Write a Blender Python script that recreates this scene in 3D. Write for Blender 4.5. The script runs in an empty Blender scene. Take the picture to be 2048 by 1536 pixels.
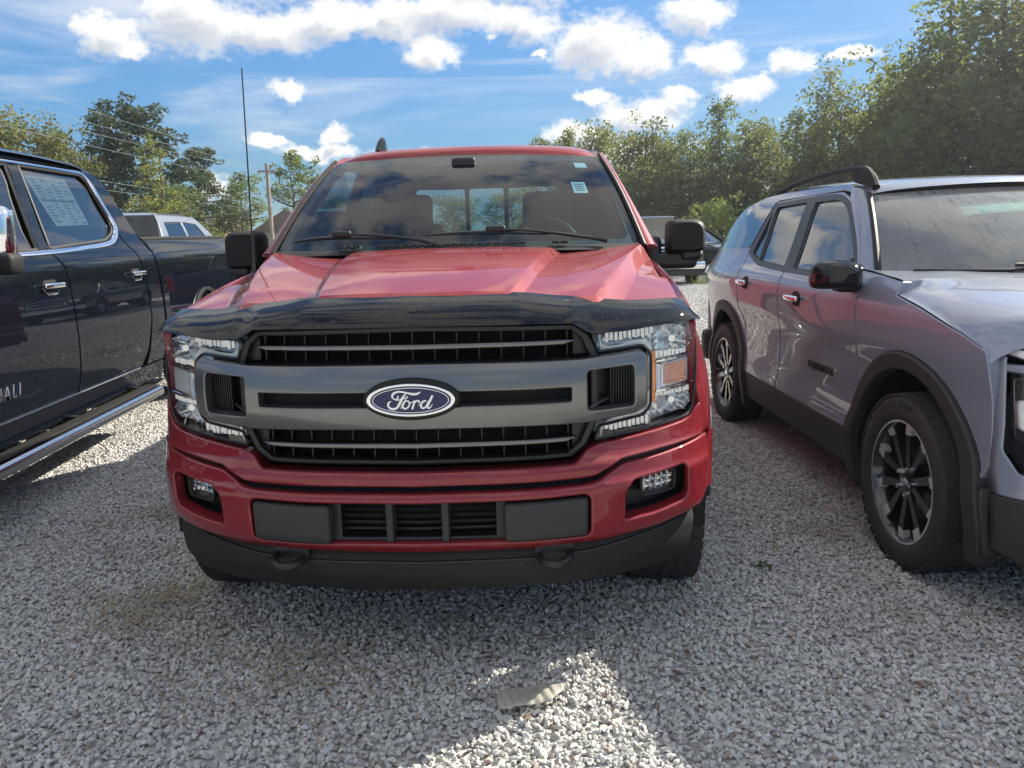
import bpy, math, random
import numpy as np
from mathutils import Vector, Matrix
from mathutils.geometry import delaunay_2d_cdt

rng = np.random.default_rng(7)
random.seed(7)
sc = bpy.context.scene
C = sc.collection
R = math.radians

# ------------------------------------------------------------------ camera
cam = bpy.data.objects.new('camera', bpy.data.cameras.new('camera'))
C.objects.link(cam)
cam.data.sensor_width = 36.0
cam.data.lens = 36.0 * 1575 / 2048
cam.data.clip_start, cam.data.clip_end = 0.05, 2000
cr = Vector((0.999678, -0.004615, -0.024951))
cd = Vector((-0.025374, -0.181834, -0.983002))
cf = Vector((0.0, 0.983318, -0.181892))
cam.matrix_world = Matrix(((cr.x, -cd.x, -cf.x, 0.0), (cr.y, -cd.y, -cf.y, 0.0),
                           (cr.z, -cd.z, -cf.z, 1.405), (0, 0, 0, 1)))
sc.camera = cam

# ------------------------------------------------------------------ light
SUN_AZ, SUN_EL = 58.0, 36.0          # azimuth clockwise from +Y (behind the red truck, to the right)
SKY_STRENGTH = 0.15
SKY_ROLL = .24                       # soft shoulder on the bright part of the sky, the same in every direction
sc.view_settings.view_transform = 'Standard'
sc.view_settings.look = 'None'
sc.view_settings.exposure = 1.25
sc.view_settings.gamma = 1.0
sc.view_settings.use_curve_mapping = False
sun = bpy.data.objects.new('sun', bpy.data.lights.new('sun', 'SUN'))
C.objects.link(sun)
sun.data.energy = 4.5
sun.data.angle = R(0.53)
sun.data.color = (1.0, 0.93, 0.80)
sdir = Vector((math.sin(R(SUN_AZ)) * math.cos(R(SUN_EL)), math.cos(R(SUN_AZ)) * math.cos(R(SUN_EL)), math.sin(R(SUN_EL))))
sun.rotation_euler = sdir.to_track_quat('Z', 'Y').to_euler()


class NT:
    """tiny helper for building shader node trees"""
    def __init__(s, tree):
        s.t = tree; s.n = tree.nodes; s.l = tree.links
    def new(s, typ, **kw):
        nd = s.n.new(typ)
        for k, v in kw.items(): setattr(nd, k, v)
        return nd
    def put(s, sock, v):
        if hasattr(v, 'is_output'): s.l.new(v, sock)
        elif isinstance(v, (tuple, list)) and len(v) == 3 and sock.type == 'RGBA': sock.default_value = (*v, 1)
        else: sock.default_value = v
    def m(s, op, a, b=None, c=None, clamp=False):
        nd = s.new('ShaderNodeMath', operation=op); nd.use_clamp = clamp
        s.put(nd.inputs[0], a)
        if b is not None: s.put(nd.inputs[1], b)
        if c is not None: s.put(nd.inputs[2], c)
        return nd.outputs[0]
    def v(s, op, a, b=None):
        nd = s.new('ShaderNodeVectorMath', operation=op)
        s.put(nd.inputs[0], a)
        if b is not None:
            if op == 'SCALE': s.put(nd.inputs['Scale'], b)
            else: s.put(nd.inputs[1], b)
        return nd.outputs['Value'] if op in ('LENGTH', 'DOT_PRODUCT', 'DISTANCE') else nd.outputs[0]
    def mix(s, f, a, b):
        nd = s.new('ShaderNodeMix', data_type='RGBA')
        s.put(nd.inputs['Factor'], f); s.put(nd.inputs['A'], a); s.put(nd.inputs['B'], b)
        return nd.outputs['Result']
    def noise(s, vec, scale, detail=4, rough=.55, dist=0.0, out='Fac', dim='3D'):
        nd = s.new('ShaderNodeTexNoise', noise_dimensions=dim)
        if vec is not None: s.put(nd.inputs['Vector'], vec)
        s.put(nd.inputs['Scale'], scale); s.put(nd.inputs['Detail'], detail)
        s.put(nd.inputs['Roughness'], rough); s.put(nd.inputs['Distortion'], dist)
        return nd.outputs[out]
    def smooth(s, v, a, b, lo=0.0, hi=1.0):
        nd = s.new('ShaderNodeMapRange', interpolation_type='SMOOTHSTEP')
        s.put(nd.inputs[0], v); s.put(nd.inputs[1], a); s.put(nd.inputs[2], b)
        s.put(nd.inputs[3], lo); s.put(nd.inputs[4], hi)
        return nd.outputs[0]
    def sep(s, v):
        nd = s.new('ShaderNodeSeparateXYZ'); s.put(nd.inputs[0], v)
        return nd.outputs
    def comb(s, x, y, z):
        nd = s.new('ShaderNodeCombineXYZ')
        for i, q in enumerate((x, y, z)): s.put(nd.inputs[i], q)
        return nd.outputs[0]
    def bump(s, h, strength=.3, dist=.01):
        nd = s.new('ShaderNodeBump'); s.put(nd.inputs['Height'], h)
        s.put(nd.inputs['Strength'], strength); s.put(nd.inputs['Distance'], dist)
        return nd.outputs[0]


# ------------------------------------------------------------------ sky with cumulus
CLOUDS = [(-25.1,12.9,1.8,1.3),(-23.8,12.1,1.2,.6),(-20.1,13.9,3.5,2.0),(-16.1,13.6,4.3,1.3),(-11.9,14.2,3.6,1.2),(-7.6,14.1,3.5,1.2),
 (-3.6,14.7,4.2,1.3),(1.2,14.3,3.1,1.2),(-4.9,12.5,1.7,1.0),(6.6,12.6,3.1,1.9),(9.6,11.8,2.3,1.3),(14.2,11.5,2.1,1.0),(13.0,14.1,2.5,1.2),
 (-15.0,9.7,1.3,.6),(6.7,9.5,1.4,.5),(9.5,8.3,3.1,1.2),(12.0,9.2,1.2,.5),(16.2,9.5,2.0,.9),(19.3,10.7,1.5,1.0),(22.6,10.9,1.3,.4),
 (-12.8,6.1,2.9,.6),(-11.8,7.0,1.1,.5),(-16.1,6.7,1.6,.4),(-7.4,6.1,2.2,.4),(5.5,6.8,2.9,.9),(7.8,5.7,5.4,.9),(-19.8,3.5,1.3,.9),
 (-13.3,17.9,11.8,2.5),(-.1,17.5,8.7,2.1),(2.6,12.3,.8,.3),(-1.0,13.2,.5,.25),
 # beyond the frame, seen only in paint and glass
 (-60,20,9,4),(-72,11,8,3),(-128,31,12,5),(-100,12,9,3),(-50,32,8,4),(-130,20,12,5),(-160,12,10,3),(62,22,9,4),(85,12,8,3),(105,26,12,5),
 (125,13,9,3),(150,24,12,5),(175,14,10,4),(-80,45,15,6),(20,40,14,6),(95,52,15,6),(-15,58,16,6),(-170,45,16,7)]
world = bpy.data.worlds.new('World'); sc.world = world; world.use_nodes = True
t = NT(world.node_tree); t.n.clear()
sky = t.new('ShaderNodeTexSky', sky_type='NISHITA'); sky.sun_disc = False
sky.sun_elevation = R(SUN_EL); sky.sun_rotation = R(SUN_AZ); sky.altitude = 50; sky.air_density = 1.0; sky.dust_density = .6; sky.ozone_density = 2.5
geo = t.new('ShaderNodeTexCoord').outputs['Generated']
D = t.v('NORMALIZE', geo)
dx, dy, dz = t.sep(D)[0:3]
az = t.m('MULTIPLY', t.m('ARCTAN2', dx, dy), 57.29578)
el = t.m('MULTIPLY', t.m('ARCSINE', dz), 57.29578)
base = t.comb(az, el, 0.0)
cl = t.noise(D, 9, 5, .6, out='Color')
w1 = t.v('SCALE', t.v('SUBTRACT', cl, (.5, .5, .5)), 3.0)
fine = t.v('SCALE', t.v('SUBTRACT', t.noise(D, 34, 6, .62, out='Color'), (.5, .5, .5)), 1.7)
pos = t.v('ADD', base, t.v('ADD', w1, fine))
puff = t.noise(t.v('MULTIPLY', D, (1, 1, 1.5)), 60, 8, .66)
def field(p):
    best = None
    for a, b, rx, ry in CLOUDS:
        q = t.v('MULTIPLY', t.v('SUBTRACT', p, (a, b, 0)), (1 / rx, 1 / ry, 0))
        s = t.m('SUBTRACT', 1.0, t.v('LENGTH', q))
        best = s if best is None else t.m('SMOOTH_MAX', best, s, .25)
    return best
M1 = field(pos)
M2 = field(t.v('ADD', pos, (.6, .95, 0)))        # the same cloud seen a little nearer the sun
dens = t.m('ADD', M1, t.m('MULTIPLY', t.m('SUBTRACT', puff, .5), 1.5))
alpha = t.smooth(dens, -.34, .50)
core = t.smooth(t.m('ADD', M2, t.m('MULTIPLY', t.m('SUBTRACT', puff, .5), .9)), .02, .85)
cirrus = t.noise(t.v('MULTIPLY', t.v('ADD', base, (0, 0, 0)), (.028, .22, 0)), 1.0, 6, .6, 1.2)
cir = t.m('MULTIPLY', t.smooth(cirrus, .44, .8), .6)
skl = t.m('MULTIPLY', t.v('DOT_PRODUCT', sky.outputs[0], (.2126, .7152, .0722)), 1.0)
skyt = t.v('SCALE', t.v('MULTIPLY', sky.outputs[0], (.295, .485, .640)), t.m('DIVIDE', 1.0, t.m('ADD', .72, t.m('MULTIPLY', skl, SKY_ROLL))))
over = t.noise(t.v('MULTIPLY', D, (1, 1, .6)), 3.2, 7, .6)
fill_clouds = t.m('MULTIPLY', t.smooth(over, .43, .55), t.smooth(el, 19, 27))      # unseen overhead cumulus, added to brighten the shaded ground
alpha = t.m('MAXIMUM', alpha, fill_clouds)
haze_cl = t.m('MAXIMUM', alpha, t.m('MULTIPLY', cir, t.smooth(el, 1, 8)))
CLOUD_GAIN = 3.15
ccol = t.mix(core, (1.0 * CLOUD_GAIN, .985 * CLOUD_GAIN, .95 * CLOUD_GAIN), (.57 * CLOUD_GAIN, .61 * CLOUD_GAIN, .69 * CLOUD_GAIN))
skyc = t.mix(haze_cl, skyt, ccol)
bg = t.new('ShaderNodeBackground'); t.l.new(skyc, bg.inputs[0]); bg.inputs[1].default_value = SKY_STRENGTH
t.l.new(bg.outputs[0], t.new('ShaderNodeOutputWorld').inputs[0])


# ------------------------------------------------------------------ geometry helpers
def A(x): return np.asarray(x, float)

def pchip(xs, ys):
    x = A(xs); y = A(ys); h = np.diff(x); d = np.diff(y) / h
    m = np.zeros_like(y); m[0], m[-1] = d[0], d[-1]
    for i in range(1, len(x) - 1):
        if d[i - 1] * d[i] > 0:
            w1, w2 = 2 * h[i] + h[i - 1], h[i] + 2 * h[i - 1]
            m[i] = (w1 + w2) / (w1 / d[i - 1] + w2 / d[i])
    def f(q):
        q = A(q); i = np.clip(np.searchsorted(x, q) - 1, 0, len(x) - 2)
        s = (q - x[i]) / h[i]; sc_ = np.clip(s, 0, 1)
        v = (2*sc_**3 - 3*sc_**2 + 1)*y[i] + (sc_**3 - 2*sc_**2 + sc_)*h[i]*m[i] + (-2*sc_**3 + 3*sc_**2)*y[i+1] + (sc_**3 - sc_**2)*h[i]*m[i+1]
        return v + np.where(s < 0, s*h[i]*m[i], 0) + np.where(s > 1, (s-1)*h[i]*m[i+1], 0)
    return f

def catmull(P, n, closed=False):
    P = A(P); k = len(P); out = []
    segs = k if closed else k - 1
    for i in range(segs):
        if closed: p0, p1, p2, p3 = P[(i-1) % k], P[i], P[(i+1) % k], P[(i+2) % k]
        else:
            p1, p2 = P[i], P[i+1]
            p0 = P[i-1] if i > 0 else 2*p1 - p2
            p3 = P[i+2] if i + 2 < k else 2*p2 - p1
        for j in range(n):
            s = j / n
            out.append(.5*((2*p1) + (-p0+p2)*s + (2*p0-5*p1+4*p2-p3)*s*s + (-p0+3*p1-3*p2+p3)*s**3))
    if not closed: out.append(P[-1])
    return A(out)

def fillet(poly, r, n=4):
    P = A(poly); k = len(P); out = []
    for i in range(k):
        rr = r[i] if hasattr(r, '__len__') else r
        p, a, b = P[i], P[i-1] - P[i], P[(i+1) % k] - P[i]
        la, lb = np.linalg.norm(a), np.linalg.norm(b)
        q = min(rr, la*.48, lb*.48)
        if q < 1e-5: out.append(p); continue
        s, e = p + a/la*q, p + b/lb*q
        for j in range(n + 1):
            u = j / n
            out.append((1-u)**2*s + 2*u*(1-u)*p + u*u*e)
    return A(out)

def dens_poly(P, step):
    P = A(P); out = []
    for i in range(len(P)):
        a, b = P[i], P[(i+1) % len(P)]
        n = max(1, int(math.ceil(np.linalg.norm(b - a) / step)))
        for j in range(n): out.append(a + (b - a)*j/n)
    return A(out)

def ccw(P):
    P = A(P)
    s = np.sum(P[:, 0]*np.roll(P[:, 1], -1) - np.roll(P[:, 0], -1)*P[:, 1])
    return P if s > 0 else P[::-1]

def offset(P, d):
    """offset a CCW polygon inward by d"""
    e = np.roll(P, -1, 0) - P; e /= np.maximum(np.linalg.norm(e, axis=1, keepdims=True), 1e-9)
    nrm = np.stack([-e[:, 1], e[:, 0]], 1)
    n0 = np.roll(nrm, 1, 0); b = n0 + nrm
    l = np.maximum((b*b).sum(1, keepdims=True), .35)
    return P + b*(2.0/l)*d

def inside(pts, poly):
    x, y = pts[:, 0], pts[:, 1]; r = np.zeros(len(pts), bool)
    P = A(poly); Q = np.roll(P, -1, 0)
    for (x0, y0), (x1, y1) in zip(P, Q):
        if y0 == y1: continue
        c = ((y0 > y) != (y1 > y)) & (x < (x1 - x0)*(y - y0)/(y1 - y0) + x0)
        r ^= c
    return r

class MB:
    """collects shapes and links them as ONE mesh object"""
    def __init__(s): s.v = []; s.f = []; s.nv = 0; s.nr = []
    def add(s, V, F, N=None, M=None):
        V = A(V)
        if M is not None: V = V @ A(M)[:3, :3].T + A(M)[:3, 3]
        s.v.append(V); s.nr.append(np.zeros_like(V) if N is None else A(N))
        s.f += [tuple(int(i) + s.nv for i in q) for q in F]; s.nv += len(V); return s
    def mirror(s):
        m = MB()
        for V, N in zip(s.v, s.nr): m.v.append(V*[-1, 1, 1]); m.nr.append(N*[-1, 1, 1])
        m.f = [q[::-1] for q in s.f]; m.nv = s.nv; return m
    def mesh(s, name, mat, angle=35, smooth=True):
        me = bpy.data.meshes.new(name)
        me.from_pydata(np.concatenate(s.v).tolist(), [], s.f)
        for q in (mat if isinstance(mat, (list, tuple)) else [mat]): me.materials.append(q)
        if smooth:
            me.shade_smooth(); me.set_sharp_from_angle(angle=R(angle))
            N = np.concatenate(s.nr)
            if np.abs(N).sum() > 0: me.normals_split_custom_set_from_vertices(N.tolist())
        return me
    def build(s, name, mat, parent=None, angle=35, smooth=True, **kw):
        return link(name, s.mesh(name, mat, angle, smooth), parent, **kw)

def link(name, me, parent=None, loc=(0, 0, 0), rz=0.0, label=None, cat=None, group=None, kind=None):
    o = bpy.data.objects.new(name, me); C.objects.link(o)
    o.parent = parent; o.location = loc; o.rotation_euler = (0, 0, rz)
    return tag(o, label, cat, group, kind)

def tag(o, label=None, cat=None, group=None, kind=None):
    for k, q in (('label', label), ('category', cat), ('group', group), ('kind', kind)):
        if q: o[k] = q
    return o

def thing(name, label, cat, loc=(0, 0, 0), rz=0.0, group=None):
    return link(name, None, None, loc, rz, label, cat, group)

def kids(o): return [q for q in bpy.data.objects if q.parent == o]

def copy_tree(o, parent=None):
    c = o.copy(); C.objects.link(c)
    if parent is not None: c.parent = parent
    for ch in kids(o): copy_tree(ch, c)
    return c

def plate(outer, fn, holes=(), thick=.02, bev=.004, step=.03, mb=None):
    """panel cut to a 2D outline with holes, laid on the surface fn(u, v, depth), with rolled edges"""
    mb = mb or MB()
    outer = dens_poly(ccw(outer), step); holes = [dens_poly(ccw(h), step) for h in holes]
    loops = [(outer, offset(outer, bev))] + [(h, offset(h, -bev)) for h in holes]
    lo, hi = outer.min(0), outer.max(0)
    gx = np.arange(lo[0] + step*.5, hi[0], step); gy = np.arange(lo[1] + step*.5, hi[1], step)
    G = np.stack(np.meshgrid(gx, gy), -1).reshape(-1, 2)
    B = np.concatenate([q[1] for q in loops])
    if len(G):
        ok = inside(G, loops[0][1])
        for h in loops[1:]: ok &= ~inside(G, h[1])
        G = G[ok]
        if len(G):
            dmin = np.full(len(G), 9.0)
            for i in range(0, len(B), 200): dmin = np.minimum(dmin, np.sqrt(((G[:, None]-B[None, i:i+200])**2).sum(-1)).min(1))
            G = G[dmin > step*.45]
    P = np.concatenate([B, G]) if len(G) else B
    edges = []; k = 0
    for q in loops:
        n = len(q[1]); edges += [(k+i, k+(i+1) % n) for i in range(n)]; k += n
    vv, _, ff, *_ = delaunay_2d_cdt([Vector(p) for p in P], edges, [], 0, 1e-6)
    V2 = A([tuple(p) for p in vv]); Ft = A(ff).astype(int)
    cen = V2[Ft].mean(1); ok = inside(cen, loops[0][1])
    for h in loops[1:]: ok &= ~inside(cen, h[1])
    Ft = Ft[ok]
    def P3(Q, d): return A(fn(Q[:, 0], Q[:, 1], np.full(len(Q), d)))
    def nor(Q):
        e = 2e-3
        a = P3(Q + [e, 0], 0) - P3(Q - [e, 0], 0); b = P3(Q + [0, e], 0) - P3(Q - [0, e], 0)
        n = np.cross(a, b); n /= np.maximum(np.linalg.norm(n, axis=1, keepdims=True), 1e-12)
        out = P3(Q, -1e-3) - P3(Q, 0)
        return n*np.sign((n*out).sum(1, keepdims=True))
    V = P3(V2, 0); N = nor(V2)
    a = np.cross(V[Ft[:, 1]] - V[Ft[:, 0]], V[Ft[:, 2]] - V[Ft[:, 0]])
    flip = (a*N[Ft[:, 0]]).sum(1) < 0
    Ft[flip] = Ft[flip][:, ::-1]
    mb.add(V, Ft.tolist(), N)
    for o_, i_ in loops:
        n = len(o_); Ni = nor(i_); Vi = P3(i_, 0)
        Vm = P3(offset(o_, bev*.3) if o_ is outer else offset(o_, -bev*.3), bev*.3); Vo = P3(o_, bev); Vb = P3(o_, thick)
        out = P3(o_, 0) - Vi; out /= np.maximum(np.linalg.norm(out, axis=1, keepdims=True), 1e-9)
        Nm = Ni + out; Nm /= np.linalg.norm(Nm, axis=1, keepdims=True)
        rings = [(Vi, Ni), (Vm, Nm), (Vo, out), (Vb, out)]
        q = np.cross(Vi[1] - Vi[0], Vo[0] - Vi[0]); s = np.dot(q, Nm[0]) > 0
        fs = []
        for r in range(3):
            for i in range(n):
                j = (i+1) % n; qd = (r*n+i, r*n+j, (r+1)*n+j, (r+1)*n+i)
                fs.append(qd if s else qd[::-1])
        mb.add(np.concatenate([r[0] for r in rings]), fs, np.concatenate([r[1] for r in rings]))
    return mb

def grid(P, mb=None, k=1, l=1, flip=False):
    P = A(P); mb = mb or MB()
    if k > 1: P = catmull(P, k)
    if l > 1: P = catmull(P.transpose(1, 0, 2), l).transpose(1, 0, 2)
    n, m = P.shape[:2]
    f = [(i*m+j, i*m+j+1, (i+1)*m+j+1, (i+1)*m+j) for i in range(n-1) for j in range(m-1)]
    if flip: f = [q[::-1] for q in f]
    return mb.add(P.reshape(-1, 3), f)

def tube(path, r, sides=8, mb=None, cap=True, flat=1.0):
    mb = mb or MB(); P = A(path); n = len(P)
    r = np.full(n, r) if np.isscalar(r) else A(r)
    T = np.gradient(P, axis=0); T /= np.maximum(np.linalg.norm(T, axis=1, keepdims=True), 1e-9)
    up = A([0, 0, 1.]) if abs(T[0][2]) < .9 else A([0, 1., 0])
    V = []
    for i in range(n):
        a = np.cross(up, T[i]); a /= max(np.linalg.norm(a), 1e-9); b = np.cross(T[i], a)
        for j in range(sides):
            q = 2*math.pi*(j+.5)/sides
            V.append(P[i] + r[i]*(math.cos(q)*a + flat*math.sin(q)*b))
    f = [(i*sides+j, i*sides+(j+1) % sides, (i+1)*sides+(j+1) % sides, (i+1)*sides+j) for i in range(n-1) for j in range(sides)]
    if cap: f += [tuple(range(sides))[::-1], tuple((n-1)*sides+j for j in range(sides))]
    return mb.add(V, f)

def lathe(prof, n=32, M=None, mb=None, closed=False):
    """prof: (radius, axial) pairs revolved about X"""
    mb = mb or MB(); V = []; k = len(prof)
    for i in range(n):
        q = 2*math.pi*i/n
        V += [(a, r*math.cos(q), r*math.sin(q)) for r, a in prof]
    f = [(i*k+j, i*k+j+1, ((i+1) % n)*k+j+1, ((i+1) % n)*k+j) for i in range(n) for j in range(k-1)]
    return mb.add(V, f, None, M)

def box(c, s, mb=None, bev=0.0, M=None):
    mb = mb or MB(); c = A(c); h = A(s)/2
    if bev <= 0:
        V = [c + h*[x, y, z] for x in (-1, 1) for y in (-1, 1) for z in (-1, 1)]
        F = [(0, 1, 3, 2), (4, 6, 7, 5), (0, 4, 5, 1), (2, 3, 7, 6), (0, 2, 6, 4), (1, 5, 7, 3)]
        return mb.add(V, F, None, M)
    # rounded box: superellipsoid-like cube sphere
    V = []; F = []; b = min(bev, h.min()*.98); n = 3
    prm = sorted(set([-1, 1]))
    ts = [-1.0, -1.0 + 1e-9, 1.0 - 1e-9, 1.0]
    idx = {}
    def vid(p, d):
        key = (tuple(np.round(p, 6)))
        if key not in idx: idx[key] = len(V); V.append(p)
        return idx[key]
    def axis_s(hh):
        a = [-hh] + [-hh + b*(1-math.cos(math.pi/2*j/n)) for j in range(1, n)] + [-hh + b, hh - b] + [hh - b*(1-math.cos(math.pi/2*j/n)) for j in range(n-1, 0, -1)] + [hh]
        return sorted(set(a))
    ax = [axis_s(h[i]) for i in range(3)]
    inner = h - b
    for d in range(3):
        e, g = [(1, 2), (2, 0), (0, 1)][d]
        for sg in (-1, 1):
            for i in range(len(ax[e])-1):
                for j in range(len(ax[g])-1):
                    q = []
                    for (ii, jj) in ((i, j), (i+1, j), (i+1, j+1), (i, j+1)):
                        p = np.zeros(3); p[d] = sg*h[d]; p[e] = ax[e][ii]; p[g] = ax[g][jj]
                        core_ = np.clip(p, -inner, inner); w = p - core_; l = np.linalg.norm(w)
                        if l > 1e-9: p = core_ + w/l*b
                        q.append(vid(p + c, 0))
                    q2 = []
                    for u in q:
                        if u not in q2: q2.append(u)
                    if len(q2) >= 3: F.append(tuple(q2) if sg > 0 else tuple(q2[::-1]))
    return mb.add(V, F, None, M)

def TR(loc=(0, 0, 0), rot=(0, 0, 0), sc_=(1, 1, 1)):
    from mathutils import Euler
    return A(Matrix.LocRotScale(Vector(loc), Euler(rot), Vector(sc_)))

def text_mb(body, size, depth=.002, mb=None, M=None, shear=0.0, spacing=1.0):
    cu = bpy.data.curves.new('lettering', 'FONT'); cu.body = body; cu.size = size; cu.extrude = depth
    cu.align_x = 'CENTER'; cu.align_y = 'CENTER'; cu.resolution_u = 3; cu.shear = shear; cu.space_character = spacing
    ob = bpy.data.objects.new('lettering', cu); C.objects.link(ob)
    dg = bpy.context.evaluated_depsgraph_get()
    me = bpy.data.meshes.new_from_object(ob.evaluated_get(dg))
    V = A([v.co[:] for v in me.vertices]); F = [tuple(p.vertices) for p in me.polygons]
    bpy.data.objects.remove(ob); bpy.data.curves.remove(cu); bpy.data.meshes.remove(me)
    return (mb or MB()).add(V, F, None, M)


# ------------------------------------------------------------------ materials
def pm(name, col, rough=.5, metal=0.0, coat=0.0, coat_rough=.03, spec=.5, var=0.0, vscale=8.0, bump=0.0, bscale=60.0, dust=0.0, flake=0.0,
       dustcol=(.30, .26, .22), emit=None):
    m = bpy.data.materials.new(name); m.use_nodes = True
    n = NT(m.node_tree); b = n.n['Principled BSDF']
    b.inputs['Base Color'].default_value = (*col, 1); b.inputs['Roughness'].default_value = rough
    b.inputs['Metallic'].default_value = metal; b.inputs['Coat Weight'].default_value = coat
    b.inputs['Coat Roughness'].default_value = coat_rough; b.inputs['Specular IOR Level'].default_value = spec
    oc = n.new('ShaderNodeTexCoord').outputs['Object']
    cs = None
    if var > 0:
        f = n.noise(oc, vscale, 6, .65)
        cs = n.mix(f, tuple(c*(1-var) for c in col), tuple(min(1, c*(1+var)) for c in col))
    if dust > 0:
        nz = n.sep(n.new('ShaderNodeNewGeometry').outputs['Normal'])[2]
        d1 = n.noise(oc, 3.0, 5, .6); d2 = n.noise(oc, 90, 4, .7)
        up = n.smooth(nz, -.2, .95, .35, 1.0)
        f = n.m('MULTIPLY', n.m('MULTIPLY', up, n.m('ADD', n.m('MULTIPLY', d1, .8), n.m('MULTIPLY', d2, .8))), dust, clamp=True)
        sp = n.m('MULTIPLY', n.smooth(n.noise(oc, 170, 2, .5), .70, .735), n.smooth(n.noise(oc, 9, 3, .6), .42, .62, 0, .75))
        f = n.m('MAXIMUM', f, sp)
        cs = n.mix(f, cs if cs is not None else col, dustcol)
        n.l.new(n.m('ADD', n.m('MULTIPLY', f, .55), rough, clamp=True), b.inputs['Roughness'])
        if metal: n.l.new(n.m('MULTIPLY', n.m('SUBTRACT', 1.0, f), metal), b.inputs['Metallic'])
        if coat: 
            n.l.new(n.m('MULTIPLY', n.m('SUBTRACT', 1.0, f), coat), b.inputs['Coat Weight'])
            n.l.new(n.m('ADD', n.m('MULTIPLY', f, .25), coat_rough), b.inputs['Coat Roughness'])
    if cs is not None: n.l.new(cs, b.inputs['Base Color'])
    if bump > 0: n.l.new(n.bump(n.noise(oc, bscale, 3, .6), bump, .003), b.inputs['Normal'])
    if emit: b.inputs['Emission Color'].default_value = (*col, 1); b.inputs['Emission Strength'].default_value = emit
    return m

def glass(name, tint=(.8, .86, .85), ior=1.5, rough=0.0, dust=0.0, arcs=None, streaks=False, trans=1.0, dustcol=(.42, .40, .37), refl=1.7):
    """thin pane: fresnel mirror over a tinted see-through sheet, with a film of dust"""
    m = bpy.data.materials.new(name); m.use_nodes = True
    n = NT(m.node_tree); n.n.remove(n.n['Principled BSDF'])
    out = n.n['Material Output']
    tr = n.new('ShaderNodeBsdfTransparent'); tr.inputs[0].default_value = (*[c*trans for c in tint], 1)
    gl = n.new('ShaderNodeBsdfGlossy'); gl.inputs['Roughness'].default_value = rough
    fr = n.new('ShaderNodeFresnel'); bf = n.new('ShaderNodeNewGeometry').outputs['Backfacing']; n.l.new(n.m('ADD', ior, n.m('MULTIPLY', bf, 1/ior - ior)), fr.inputs[0])
    mx = n.new('ShaderNodeMixShader')
    n.l.new(n.m('MULTIPLY', fr.outputs[0], refl, clamp=True), mx.inputs[0]); n.l.new(tr.outputs[0], mx.inputs[1]); n.l.new(gl.outputs[0], mx.inputs[2])
    last = mx.outputs[0]
    if dust > 0:
        oc = n.new('ShaderNodeTexCoord').outputs['Object']
        f = n.m('ADD', n.m('MULTIPLY', n.noise(oc, 4, 5, .6), .7), n.m('MULTIPLY', n.noise(oc, 140, 4, .75), .8))
        if arcs:
            clean = None
            for c, r in arcs:
                d = n.v('DISTANCE', n.v('MULTIPLY', oc, (1, .55, 1)), (c[0], c[1]*.55, c[2]))
                s = n.smooth(d, r - .008, r + .006, 0.10, 1.0)
                clean = s if clean is None else n.m('MINIMUM', clean, s)
            f = n.m('MULTIPLY', f, clean)
        if streaks:
            st = n.noise(n.v('MULTIPLY', n.v('ADD', oc, n.v('SCALE', n.noise(oc, 14, 3, .6, out='Color'), .02)), (34, 1.2, 1.2)), 1.0, 2, .5)
            s = n.smooth(n.m('ABSOLUTE', n.m('SUBTRACT', st, .5)), 0.0, .016, .45, 1.0)
            f = n.m('MULTIPLY', f, s)
        df = n.new('ShaderNodeBsdfDiffuse'); df.inputs[0].default_value = (*dustcol, 1)
        tl = n.new('ShaderNodeBsdfTranslucent'); tl.inputs[0].default_value = (*dustcol, 1); m3 = n.new('ShaderNodeMixShader'); m3.inputs[0].default_value = .5
        n.l.new(df.outputs[0], m3.inputs[1]); n.l.new(tl.outputs[0], m3.inputs[2])
        m2 = n.new('ShaderNodeMixShader'); n.l.new(n.m('MULTIPLY', f, dust, clamp=True), m2.inputs[0])
        n.l.new(last, m2.inputs[1]); n.l.new(m3.outputs[0], m2.inputs[2]); last = m2.outputs[0]
    n.l.new(last, out.inputs[0])
    return m

M_red = pm('ruby_red_paint', (.20, .004, .013), rough=.5, metal=.12, coat=1.0, coat_rough=.015, spec=.15, dust=.05)
M_red_dusty = pm('ruby_red_paint_dusty', (.23, .004, .014), rough=.5, metal=.12, coat=.8, coat_rough=.02, spec=.1, dust=.13, dustcol=(.36, .22, .16))
M_navy = pm('dark_navy_paint', (.003, .0045, .009), rough=.4, coat=.72, coat_rough=.006, spec=0.0)
M_silver = pm('silver_grey_paint', (.235, .26, .325), rough=.45, metal=.3, coat=1.0, coat_rough=.008, spec=.1, dust=.03)
M_gun = pm('gunmetal_gloss_plastic', (.15, .15, .15), rough=.28, metal=.75, coat=1.0, coat_rough=.03, spec=.2, dust=.09, dustcol=(.22, .21, .19))
M_blackgloss = pm('gloss_black_acrylic', (.004, .005, .007), rough=.3, coat=.8, coat_rough=.012, spec=0.0, dust=.035, dustcol=(.25, .24, .22))
M_black = pm('black_textured_plastic', (.007, .0075, .008), rough=.6, spec=.3, bump=.15, bscale=400, dust=.05)
M_blk = pm('satin_black_plastic', (.010, .010, .011), rough=.42)
M_grey = pm('charcoal_plastic', (.026, .027, .028), rough=.55, spec=.35, bump=.1, bscale=300, dust=.06)
M_dark = pm('dark_cavity', (.004, .004, .005), rough=.8)
M_chrome = pm('chrome', (.82, .83, .85), rough=.06, metal=1.0)
M_chromed = pm('reflector_chrome', (.88, .89, .90), rough=.2, metal=.5, bump=.12, bscale=40)
M_tyre = pm('tyre_rubber', (.018, .018, .019), rough=.75, bump=.2, bscale=120, dust=.16, dustcol=(.16, .155, .15))
M_rubber = pm('rubber_seal', (.008, .008, .008), rough=.6)
M_amber = pm('amber_plastic', (.95, .27, .012), rough=.35, coat=.4)
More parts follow.
